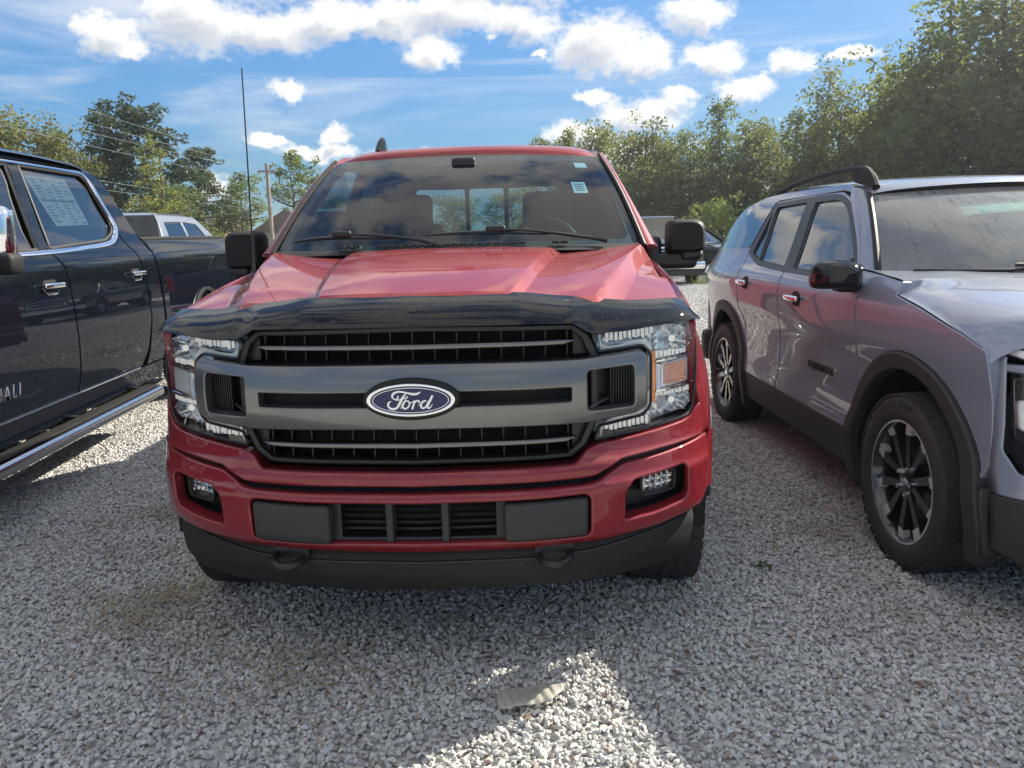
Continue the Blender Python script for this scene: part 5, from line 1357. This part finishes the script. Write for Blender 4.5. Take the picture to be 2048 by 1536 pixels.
left = [
 ('broadleaf_tree', 'oak', F_rust, 1, -22.9, 38, 7.7, 'rusty broadleaf tree at the far left edge, above the dark pickup roof', 1.0),
 ('broadleaf_tree', 'oak', F_rust, 2, -22.0, 40, 7.2, 'broadleaf tree turning orange-brown, just left of the thin bare-stemmed pine', .75),
 ('broadleaf_tree', 'oak', F_olive, 3, -24.0, 37, 7.0, 'olive green tree mostly outside the left edge of the frame', 1.0),
 ('broadleaf_tree', 'oak', F_dark, 4, -22.6, 45, 6.6, 'dark green tree low behind the rusty trees on the left', 1.1),
 ('pine_tree', 'thinpine', F_pine, 5, -20.7, 42, 8.3, 'thin pine with a bare stem and small tuft of needles', 1.15),
 ('pine_tree', 'pine', F_pine, 6, -18.7, 44, 9.0, 'tallest dark pine on the left, its rounded top above all its neighbours', 1.3),
 ('pine_tree', 'pine', F_pine, 7, -17.3, 46, 6.8, 'shorter pine on the right flank of the tallest pine', 1.25),
 ('cypress_tree', 'cypress', F_cyp, 8, -15.7, 36, 6.3, 'yellow-green conical tree in front of the tallest pine', 1.15),
 ('broadleaf_tree', 'oak', F_dark, 9, -15.6, 38, 4.4, 'low dark tree above the silver pickup cab', 1.25),
 ('slender_tree', 'airy', F_green, 10, -17.4, 52, 6.2, 'airy tree behind the antenna mast, left of the utility pole', 1.2),
 ('slender_tree', 'airy', F_green, 11, -13.2, 50, 7.4, 'airy two-topped tree just right of the tall utility pole', 1.0),
 ('slender_tree', 'airy', F_dark, 12, -19.6, 57, 5.0, 'small airy tree over the brick building roof', 1.2),
 ('cypress_tree', 'cypress', F_cyp, 13, -16.6, 46, 4.0, 'small yellow-green conical tree beside the shorter utility pole', .9),
 ('slender_tree', 'airy', F_dark, 14, -14.6, 60, 5.6, 'dark airy tree low behind the house gable', 1.4)]
for nm, k, mt, sd, x, y, h, lb, w in left: plant_tree(nm, k, mt, sd, x, y, h, lb, group=GL, wide=w)
for i, (x, y, h, lb) in enumerate([(-15.5, 72, 5.6, 'far low tree seen through the left side of the red truck windshield'), (-10.5, 76, 5.0, 'far low tree seen through the middle of the red truck cab'), (-5.0, 74, 5.4, 'far low tree seen through the right half of the red truck cab'), (.5, 70, 5.6, 'far low tree hidden behind the driver seat of the red truck')]):
    plant_tree('broadleaf_tree', 'oak', (F_dark, F_green)[i % 2], 4, x, y, h, lb, group=GM, wide=1.5)
right = [
 ('slender_tree', 'airy', F_olive, 15, 2.1, 44, 7.2, 'sparse olive tree rising just above the right end of the red roof', 1.0),
 ('slender_tree', 'airy', F_olive, 16, 3.3, 43, 7.5, 'second sparse olive tree, right of the one above the red roof', .9),
 ('broadleaf_tree', 'oak', F_olive, 17, 4.6, 40, 6.9, 'yellowish broadleaf tree over the red truck mirror corner', .75),
 ('broadleaf_tree', 'oak', F_olive, 3, 6.1, 38, 6.8, 'round yellow-green tree left of the first tall spire', .9),
 ('slender_tree', 'airy', F_green, 11, 7.9, 42, 6.5, 'loose green tree behind the black towing mirror', 1.3),
 ('broadleaf_tree', 'oak', F_dark, 18, 8.6, 38, 6.4, 'dark tree at the left foot of the first tall spire', .9),
 ('tall_tree', 'tall', F_green, 19, 9.6, 36, 8.0, 'first tall narrow tree from the red truck, green spire against cloud', 1.0),
 ('tall_tree', 'tall', F_green, 20, 10.9, 37, 6.9, 'shorter narrow tree right beside the first tall spire', 1.2),
 ('broadleaf_tree', 'oak', F_dark, 4, 11.9, 38, 6.7, 'dark open tree in the gap between the two tall spires', .9),
 ('tall_tree', 'tall', F_dark, 21, 12.6, 33, 8.4, 'tall dark tree with a bent top above the suv rear window', 1.0),
 ('tall_tree', 'tall', F_dark, 22, 11.9, 34, 7.0, 'narrower dark tree left of the bent-topped one', 1.2),
 ('broadleaf_tree', 'oak', F_olive, 2, 13.2, 32, 6.7, 'olive tree with yellowed leaves above the suv roof rail', .95),
 ('tall_tree', 'tall', F_olive, 23, 14.6, 32, 7.9, 'pale feathery spire over the front end of the roof rail', 1.0),
 ('tall_tree', 'tall', F_olive, 19, 14.0, 30, 6.6, 'short olive tree between the feathery spire and the big right-hand tree', 1.4),
 ('tall_tree', 'tall', F_green, 20, 13.7, 27, 8.6, 'very tall tree whose tip nearly reaches the top of the frame', 1.1),
 ('broadleaf_tree', 'oak', F_olive, 17, 14.5, 29, 7.0, 'tree with yellow leaf patches under the tip of the very tall one', 1.0),
 ('tall_tree', 'tall', F_green, 21, 14.5, 26, 9.8, 'big tree cut by the top of the frame above the suv windshield', 1.3),
 ('tall_tree', 'tall', F_dark, 23, 15.0, 25, 10.2, 'big dark tree at the top right corner of the frame', 1.3),
 ('broadleaf_tree', 'oak', F_green, 1, 15.1, 28, 7.8, 'broad green tree filling the gap behind the two big right-hand trees', 1.1),
 ('broadleaf_tree', 'oak', F_dark, 18, 15.3, 24, 7.6, 'broad dark tree low in the top right corner', 1.1),
 ('broadleaf_tree', 'oak', F_green, 2, 16.9, 23.5, 8.4, 'tree just past the right edge of the frame', 1.1),
 ('tall_tree', 'tall', F_green, 22, 16.3, 26, 9.2, 'tall tree behind the top right corner', 1.3),
 ('broadleaf_tree', 'oak', F_dark, 4, 17.5, 21, 7.8, 'dark tree outside the frame to the right', 1.1),
 ('broadleaf_tree', 'oak', F_olive, 3, 19.0, 17, 7.8, 'olive tree outside the frame, last towards the camera', 1.1)]
for nm, k, mt, sd, x, y, h, lb, w in right:
    x, y, h = far(x, y, h); plant_tree(nm, k, mt, sd, x, y, h, lb, group=GR, wide=w)
# the lower storey that closes the tree line
low = [(4.2, 43), (5.6, 41), (7.0, 40), (8.4, 40), (9.9, 38.5), (11.4, 37), (12.6, 36), (13.3, 33.5), (14.0, 31.5), (14.9, 29), (15.5, 26.5), (16.3, 24), (17.2, 21)]
LW = ['behind the dark truck cab window', 'behind the black towing mirror', 'above the chrome-nosed truck', 'above the white suv', 'above the small dark suv', 'beside the suv tail', 'above the suv rear glass', 'above the suv rear door', 'above the front door of the suv', 'above the suv roof rail foot', 'above the middle of the suv roof', 'above the right end of the suv roof', 'past the right edge of the frame']
for i, (x, y) in enumerate(low):
    x, y, h = far(x, y, 4.6 + .5*(i % 3)); plant_tree('understorey_tree', 'oak', (F_dark, F_green, F_olive)[i % 3], (4, 1, 18)[i % 3], x, y, h, 'low dense understorey tree ' + LW[i], group='understorey trees under the right-hand tree line', wide=1.25)
bushes = [(4.1, 40, 2.6, F_dark, 'dark bush behind the red truck pillar on the right'), (5.2, 38, 2.7, F_olive, 'olive bush left of the chrome-nosed truck roof'), (6.3, 37, 2.8, F_dark, 'dark bush over the chrome-nosed truck roof'), (7.2, 35, 2.6, F_green, 'green bush over the right side of the black mirror'),
 (8.1, 33, 2.7, F_lime, 'bright lime-green bush left of the suv tail'), (9.0, 32, 3.3, F_lime, 'tallest bright green bush, beside the suv rear glass'), (9.6, 30, 2.7, F_dark, 'dark bush just behind the suv rear glass'), (10.3, 28.5, 2.9, F_green, 'green bush above the rear end of the roof rail'), (11.2, 27, 3.0, F_dark, 'dark bush behind the roof rail'), (12.2, 26, 3.0, F_dark, 'dark bush behind the front foot of the roof rail'), (12.9, 24, 3.0, F_green, 'green bush behind the suv roof'), (13.4, 22, 3.0, F_dark, 'dark bush behind the right end of the suv roof'), (14.2, 19.5, 3.0, F_green, 'green bush past the right edge of the frame')]
for i, (x, y, h, mt, lb) in enumerate(bushes):
    x, y, h = far(x, y, h); plant_tree('bush', 'bush', mt, 30 + i % 3, x, y, h, lb, 'bush', GB, wide=1.0 + .15*(i % 2))

# ------------------------------------------------------------------ poles, wires, far buildings
M_wood = pm('weathered_pole_wood', (.26, .23, .20), rough=.9, var=.3, vscale=6)
M_wire = pm('aluminium_wire', (.30, .31, .32), rough=.5, metal=.4)
def pole(x, y, h, label, arm=None, r=.14):
    o = thing('utility_pole', label, 'utility pole', (x, y, 0), 0, 'utility poles left of the red truck')
    link('post', tube([(0, 0, -.2), (0, 0, h*.5), (0, 0, h)], [r, r*.85, r*.7], 10).mesh('post', M_wood), o)
    if arm:
        link('crossarm', box((0, 0, h-.45), (arm, .1, .12), bev=.01).mesh('crossarm', M_wood), o)
        for q in (-.45, 0, .45):
            link('insulator', tube([(q*arm, 0, h-.39), (q*arm, 0, h-.25)], [.05, .03], 8).mesh('insulator', M_chrome), o)
    return o
pole(-14.12, 48, 6.1, 'tall grey utility pole between the antenna mast and the red truck', 1.1)
pole(-20.2, 60, 4.5, 'shorter utility pole above the small yellow-green conical tree', .9, .12)
pole(-30.5, 20.0, 12.2, 'near utility pole outside the frame on the left that carries the wires', 1.6, .16)
def wire(p, q, sag, label):
    t_ = np.linspace(0, 1, 18); P_ = A(p) + (A(q) - A(p))*t_[:, None]; P_[:, 2] -= sag*4*t_*(1-t_)
    tag(link('power_line', tube(P_, .009, 4).mesh('power_line', M_wire)), label, 'power line', 'wires strung to the tall utility pole')
e = A([-14.12, 48, 0])
for (z1, z0, dxx, sg, lb) in ((5.95, 12.4, .5, .5, 'highest wire, crossing the sky above the left-hand trees'), (5.85, 11.6, 0, .6, 'second wire from the top, crossing the rusty trees'), (5.75, 10.9, -.5, .6, 'third wire from the top, crossing the thin pine'), (5.0, 9.8, .1, .5, 'fourth wire, crossing the crown of the tallest pine'), (3.7, 7.5, .1, .4, 'fifth wire, lower, crossing the yellow-green conical tree'), (3.4, 7.0, -.1, .4, 'lowest wire, just above the dark pickup cab')):
    wire(e + [dxx, 0, z1], (-30.5 + dxx, 20.0, z0), sg, lb)

bld = thing('brick_building', 'low red-brick building with a pale roof edge beyond the silver pickup', 'building', (-22.6, 60.5, 0))
def brick_mat():
    m = bpy.data.materials.new('red_brick'); m.use_nodes = True; n = NT(m.node_tree)
    br = n.new('ShaderNodeTexBrick'); n.l.new(n.v('SCALE', n.new('ShaderNodeTexCoord').outputs['Object'], 1.0), br.inputs[0])
    br.inputs['Color1'].default_value = (.28, .09, .06, 1); br.inputs['Color2'].default_value = (.34, .13, .08, 1); br.inputs['Mortar'].default_value = (.4, .36, .32, 1); br.inputs['Scale'].default_value = 3
    n.l.new(br.outputs[0], n.n['Principled BSDF'].inputs['Base Color']); return m
link('wall', box((0, 0, 1.65), (4.6, 6, 3.3)).mesh('wall', brick_mat()), bld)
link('roof_edge', box((0, 0, 3.42), (4.9, 6.3, .24), bev=.02).mesh('roof_edge', pm('pale_fascia', (.62, .58, .52), rough=.7)), bld)
for x in (-1.2, .2, 1.6):
    w = link('window', box((x, -3.02, 2.2), (.8, .06, 1.1)).mesh('window', M_tint), bld)
    link('sill', box((x, -3.05, 1.6), (.95, .12, .08)).mesh('sill', bpy.data.materials['pale_fascia']), w)
hs = thing('house', 'small house with a brown shingle gable roof behind the tall utility pole', 'house', (-13.6, 52, 0))
link('wall', box((0, 0, 1.1), (4.0, 5, 2.2)).mesh('wall', pm('beige_siding', (.42, .38, .32), rough=.8, var=.1)), hs)
m = MB(); m.add([(-2.3, -2.8, 2.1), (2.3, -2.8, 2.1), (0, -2.8, 3.5), (-2.3, 2.8, 2.1), (2.3, 2.8, 2.1), (0, 2.8, 3.5)], [(0, 1, 2), (3, 5, 4), (0, 2, 5, 3), (1, 4, 5, 2), (0, 3, 4, 1)])
link('roof', m.mesh('roof', pm('brown_shingles', (.16, .13, .11), rough=.9, var=.3, vscale=12), smooth=False), hs)
link('door', box((0, -2.52, 1.0), (.9, .06, 2.0)).mesh('door', M_white), hs)

# ------------------------------------------------------------------ the other vehicles of the lot
def lot_vehicle(name, label, cat, loc, rz, paint, style, group='vehicles parked farther back in the lot', chrome=True):
    """styles: pickup or suv; local nose towards -Y, origin under the nose centre"""
    o = thing(name, label, cat, loc, rz, group)
    pick = style == 'pickup'
    Ln = 5.9 if pick else 4.75; H_ = 1.95 if pick else 1.76; hw = 1.0 if pick else .93; hood = 1.28 if pick else 1.08
    cab0, cab1 = (1.25, 3.75) if pick else (1.05, 4.55)
    add = lambda n_, mb, mt, par=None, **k: mb.build(n_, mt, par or o, **k)
    gx = pchip([.3, .5, .8, hood-.15, hood, H_-.12, H_], [hw-.04, hw-.01, hw, hw-.02, hw-.07, hw-.27, hw-.36])
    fl = lambda y, z, d: np.stack([gx(z) - d - .25*np.clip(.5-y, 0, 1)**2, y, z], -1)
    wy = (.95, Ln-1.25 if pick else Ln-.95); wr = .41 if pick else .37
    arcs = []
    for c in wy[::-1]: arcs.append([(c + (wr+.07)*math.cos(a), wr + (wr+.07)*math.sin(a)) for a in np.linspace(.1, math.pi-.1, 14)])
    bt = .46
    if pick: prof = [(0.02, bt), (.02, hood-.12), (cab0-.2, hood-.01), (cab0+.75, H_-.03), (cab1-.25, H_-.03), (cab1, hood+.05), (Ln, hood+.05), (Ln, bt)]
    else: prof = [(.02, bt), (.02, hood-.18), (cab0-.2, hood), (cab0+.80, H_-.04), (cab1-.6, H_-.03), (cab1+.05, hood), (Ln, hood-.1), (Ln, bt)]
    full = prof + arcs[0] + arcs[1]
    w1_ = fillet([(cab0+.35, hood+.03), (cab0+.82, H_-.17), (cab0+1.35, H_-.14), (cab0+1.35, hood+.03)], .03)
    w2_ = fillet([(cab0+1.43, hood+.03), (cab0+1.43, H_-.14), (cab0+2.1, H_-.16), (cab0+2.2, hood+.03)], .03)
    ws_ = [w1_, w2_] + ([] if pick else [fillet([(cab0+2.3, hood+.05), (cab0+2.25, H_-.18), (cab1-.55, H_-.2), (cab1-.2, hood+.07)], .03)])
    fb = plate(fillet(full, .02), fl, ws_, thick=.05, bev=.01, step=.09)
    add('body_side', fb, paint); add('body_side', fb.mirror(), paint)
    for q in ws_:
        g_ = plate(q, lambda y, z, d: fl(y, z, d+.012), thick=.004, bev=.001, step=.2); add('side_window', g_, M_tint); add('side_window', g_.mirror(), M_tint)
    U = np.linspace(-1, 1, 13)
    def band(rows_, mt, n_, fp=False): add(n_, grid([np.stack([U*w, y + s*U*U, z + c*(1-U**2)], 1) for y, z, w, s, c in rows_], k=2, flip=fp), mt)
    band([(.0, hood-.14, hw-.08, .12, .02), (.3, hood-.08, hw-.08, .06, .03), (cab0-.15, hood, hw-.08, .10, .03)], paint, 'hood')
    band([(cab0-.18, hood+.005, hw-.10, .12, .01), (cab0+.4, (hood+H_)/2+.03, hw-.22, .08, .01), (cab0+.78, H_-.035, hw-.31, .06, .0)], M_tintl, 'windshield')
    band([(cab0+.78, H_-.035, hw-.31, .06, .0), (cab0+1.1, H_-.01, hw-.32, 0, .02), (cab1-.5, H_-.01, hw-.32, 0, .02), (cab1-.2, H_-.05, hw-.32, 0, .01)], paint, 'roof')
    band([(cab1-.2, H_-.05, hw-.32, 0, .0), (cab1-.02 if pick else cab1+.12, hood+.03, hw-.12, 0, 0)], M_tint, 'rear_window')
    add('front_fascia', box((0, .10, .72), (2*hw-.12, .30, hood-.62), bev=.07), paint)
    add('grille', box((0, -.06, hood-.38), (1.05 if pick else .9, .04, .34), bev=.02), M_chrome if chrome else M_blk)
    add('grille_insert', box((0, -.083, hood-.38), (.92, .02, .24), bev=.01), M_dark)
    for z in (hood-.43, hood-.33): add('grille_slat', box((0, -.096, z), (.90, .012, .03), bev=.004), M_chrome if chrome else M_blackgloss)
    add('front_bumper', box((0, -.04, .55), (2*hw-.06, .22, .22), bev=.06), M_chrome if pick and chrome else M_grey)
    add('lower_valance', box((0, .02, .36), (2*hw-.2, .2, .18), bev=.04), M_blk)
    for s in (1, -1):
        add('headlight', box((s*(hw-.28), -.055, hood-.32), (.32, .07, .22 if pick else .14), bev=.025), M_chromed)
        add('fog_lamp', box((s*(hw-.35), -.15, .52), (.14, .03, .07), bev=.012), M_chromed)
        add('tail_light', box((s*(hw-.05), Ln-.03, hood-.18), (.10, .12, .34), bev=.02), M_redlens)
        add('side_mirror', box((s*(hw+.10), cab0+.42, hood+.12), (.22, .12, .18), bev=.04), M_black)
        for y in wy: place_wheel(o, 'wheel', (s*(hw-.14), y, wr), s, wr, .25, wr*.62, 6)
    add('tailgate', box((0, Ln-.02, .85), (2*hw-.1, .08, .8), bev=.03), paint)
    if pick:
        add('bed_floor', box((0, (cab1+Ln)/2, .9), (2*hw-.2, Ln-cab1-.1, .05)), M_black)
        add('high_stop_light', box((0, cab1-.18, H_-.07), (.34, .05, .04), bev=.01), M_redlens)
    else:
        for s in (1, -1): add('roof_rail', tube([(s*(hw-.40), cab0+1.0, H_), (s*(hw-.40), cab0+1.1, H_+.05), (s*(hw-.40), cab1-.7, H_+.04), (s*(hw-.40), cab1-.5, H_-.02)], .02, 6), M_black)
    add('rear_bumper', box((0, Ln+.04, .60), (2*hw-.06, .2, .22), bev=.05), M_chrome if pick else M_grey)
    add('chassis', box((0, Ln/2, .45), (1.4, Ln-.6, .2)), M_dark)
    add('seats', box((0, cab0+1.3, 1.1), (1.5, .3, .5), bev=.1), M_seat)
    return o
P_white = pm('white_paint', (.72, .73, .74), rough=.3, coat=1.0)
P_black = pm('black_paint', (.010, .011, .014), rough=.3, coat=1.0)
P_dkgrey = pm('dark_grey_paint', (.05, .055, .06), rough=.3, metal=.4, coat=1.0)
P_lsilver = pm('light_silver_paint', (.27, .28, .29), rough=.3, metal=.6, coat=1.0)
PI = math.pi
lot_vehicle('pickup_truck', 'light silver crew-cab pickup facing away behind the dark pickup bed', 'pickup truck', (-6.2, 16.1, 0), PI, P_lsilver, 'pickup')
lot_vehicle('pickup_truck', 'dark grey pickup facing away, its cab corner showing behind the red truck', 'pickup truck', (-2.75, 16.6, 0), PI, P_dkgrey, 'pickup')
lot_vehicle('pickup_truck', 'dark pickup with a chrome nose facing the camera, far behind the black towing mirror', 'pickup truck', (4.45, 22.0, 0), R(2), P_black, 'pickup')
lot_vehicle('suv', 'white suv far back, roof seen between the towing mirror and small dark suv', 'suv', (7.7, 35.5, 0), R(-10), P_white, 'suv', chrome=False)
lot_vehicle('suv', 'small dark blue-black suv far back, just left of the silver suv tail', 'suv', (7.75, 27.5, 0), R(40), P_black, 'suv')
lot_vehicle('suv', 'large dark suv beyond the silver suv, only its roof edge in view', 'suv', (5.75, 4.9, .12), R(-3), P_dkgrey, 'suv')
lot_vehicle('suv', 'pale silver suv back in the row between the white suv and the trees', 'suv', (10.5, 34, 0), R(-15), P_lsilver, 'suv', chrome=False)
# ------------------------------------------------------------------ small things on the gravel
def plastic(name):
    m = bpy.data.materials.new(name); m.use_nodes = True; n = NT(m.node_tree); b = n.n['Principled BSDF']
    oc = n.new('ShaderNodeTexCoord').outputs['Object']
    b.inputs['Base Color'].default_value = (.62, .60, .52, 1); b.inputs['Roughness'].default_value = .28; b.inputs['Coat Weight'].default_value = .4
    tr = n.new('ShaderNodeBsdfTransparent'); tr.inputs[0].default_value = (.85, .83, .78, 1)
    mx = n.new('ShaderNodeMixShader'); n.l.new(n.m('ADD', n.m('MULTIPLY', n.noise(oc, 30, 4, .6), .5), .28, clamp=True), mx.inputs[0])
    n.l.new(tr.outputs[0], mx.inputs[1]); n.l.new(b.outputs[0], mx.inputs[2]); n.l.new(mx.outputs[0], n.n['Material Output'].inputs[0])
    return m
bo_ = thing('plastic_bottle', 'crushed flat clear plastic bottle lying on the gravel, half in sun', 'bottle', (.030, 2.185, .036), R(10))
bo_.rotation_euler = (R(-6), R(-5), R(14))
rows = []
for i, q in enumerate(np.linspace(0, 1, 46)):
    w = .052 if q < .76 else .052 - .037*((q-.76)/.24)**.9
    if q < .10: w *= .45 + .55*math.sqrt(q/.10)
    h = .0125*(1 - .3*q) + .0022*math.cos(q*2*math.pi*7)*(1 if q < .8 else .3) + rng.normal()*.0008
    w2 = w*(1 + .03*math.cos(q*2*math.pi*7))
    y0 = .006*math.sin(q*5)
    rows.append([(-.10 + q*.205, y0 + w2*math.cos(a)*1.05, h*math.sin(a) + .004*math.sin(q*9)) for a in np.linspace(0, 2*math.pi, 21)])
link('bottle_body', grid(rows, k=2).mesh('bottle_body', plastic('crushed_clear_plastic'), 60), bo_)
link('bottle_neck', tube([(.10, 0, .002), (.118, 0, .002), (.120, 0, .002), (.126, 0, .002)], [.013, .013, .016, .013], 14, flat=.7).mesh('bottle_neck', bpy.data.materials['crushed_clear_plastic']), bo_)

M_dry = pm('dry_grass', (.34, .26, .15), rough=.9, var=.4, vscale=30)
M_weed = leaf_mat('weed_green', (.05, .10, .02), (.12, .18, .04), (.10, .15, .03))
def tuft(name, x, y, r_, n, hmax, mat, label, cat, group, seed):
    r = np.random.default_rng(seed); m = MB()
    for i in range(n):
        a = r.uniform(0, 6.28); d = r_*math.sqrt(r.random()); b = A([d*math.cos(a), d*math.sin(a), .01]); L_ = hmax*r.uniform(.4, 1.2)
        dr = r.normal(size=2); dr /= np.linalg.norm(dr); up = r.uniform(.15, .8); w = .0014 if mat is M_dry else .006
        s = A([-dr[1], dr[0], 0])*w; p1 = b + A([*dr*L_*.5, L_*up*.6]); p2 = b + A([*dr*L_, L_*up*.55*r.uniform(.3, 1.2)])
        m.add([b - s, b + s, p1 + s*.8, p1 - s*.8, p2], [(0, 1, 2, 3), (3, 2, 4)])
    return tag(link(name, m.mesh(name, mat, smooth=False), None, (x, y, .01)), label, cat, group, 'stuff')
tuft('dry_grass', -1.44, 2.86, .20, 230, .085, M_dry, 'dry straw grass in the gravel left of the red bumper', 'dry grass', None, 1)
tuft('dry_grass', -1.30, 3.00, .14, 120, .09, M_dry, 'dry straw grass in the gravel left of the red bumper', 'dry grass', None, 2)
tuft('dry_grass', -.70, 2.42, .16, 110, .07, M_dry, 'dry straw in the gravel in front of the red bumper', 'dry grass', None, 3)
tuft('dry_grass', -.95, 2.30, .22, 90, .07, M_dry, 'dry straw in the gravel in front of the red bumper', 'dry grass', None, 4)
tuft('dry_grass', -.22, 2.72, .05, 22, .07, M_dry, 'thin dry stems under the air dam', 'dry grass', None, 5)
tuft('dry_grass', -.55, 2.22, .25, 60, .06, M_dry, 'dry straw in the gravel in front of the red bumper', 'dry grass', None, 8)
tuft('weeds', 1.04, 3.12, .035, 22, .03, M_weed, 'small green weed on the gravel between truck and suv', 'weeds', None, 6)
tuft('weeds', 5.6, 22.6, .55, 260, .55, M_weed, 'green weeds growing beside the chrome-nosed truck', 'weeds', None, 7)
tuft('weeds', 7.0, 25.6, .6, 200, .35, M_weed, 'green weeds growing in front of the small dark suv', 'weeds', None, 9)
tuft('weeds', -1.28, 4.45, .05, 40, .05, M_weed, 'small green weed beside the dark truck', 'weeds', None, 10)
lm = MB(); lm.add([(-.018, 0, 0), (-.008, -.009, .004), (.004, -.010, .003), (.019, 0, .008), (.005, .010, .002), (-.009, .008, .005), (0, 0, .006)], [(0, 1, 6), (1, 2, 6), (2, 3, 6), (3, 4, 6), (4, 5, 6), (5, 0, 6)]); lm.add([(-.016, -.001, .0), (-.016, .001, .0), (-.032, .002, .002)], [(0, 1, 2)])
lme = lm.mesh('fallen_leaf', pm('brown_leaf', (.13, .08, .05), rough=.8, var=.3), smooth=False)
for k, (x, y, lb) in enumerate([(.50, 2.30, 'brown leaf on shaded gravel right of the flat bottle'), (.56, 2.42, 'brown leaf on the gravel, farther right of the bottle'), (-.10, 2.42, 'brown leaf left of the thin sunlit strip'), (.02, 2.08, 'brown leaf among sunlit chips nearest the camera'), (-1.05, 2.62, 'brown leaf beside the dry straw left of the bumper'), (.92, 2.72, 'brown leaf between red truck and suv front wheel'), (1.22, 2.20, 'brown leaf at the lower right, below the suv wheel')]):
    tag(link('fallen_leaf', lme, None, (x, y, .030), random.uniform(0, 6.28)), lb, 'leaf', 'brown leaves fallen on the gravel')

# ------------------------------------------------------------------ thin scattering volume, added to imitate veiling lens flare
hm = bpy.data.materials.new('flare_haze'); hm.use_nodes = True; n = NT(hm.node_tree); n.n.remove(n.n['Principled BSDF'])
pv = n.new('ShaderNodeVolumePrincipled'); pv.inputs['Color'].default_value = (.92, .95, 1.0, 1); pv.inputs['Density'].default_value = .0009; pv.inputs['Anisotropy'].default_value = .65
n.l.new(pv.outputs[0], n.n['Material Output'].inputs['Volume'])
tag(link('flare_haze', box((0, 0, 6.5), (820, 820, 17)).mesh('flare_haze', hm, smooth=False)), kind='stuff')
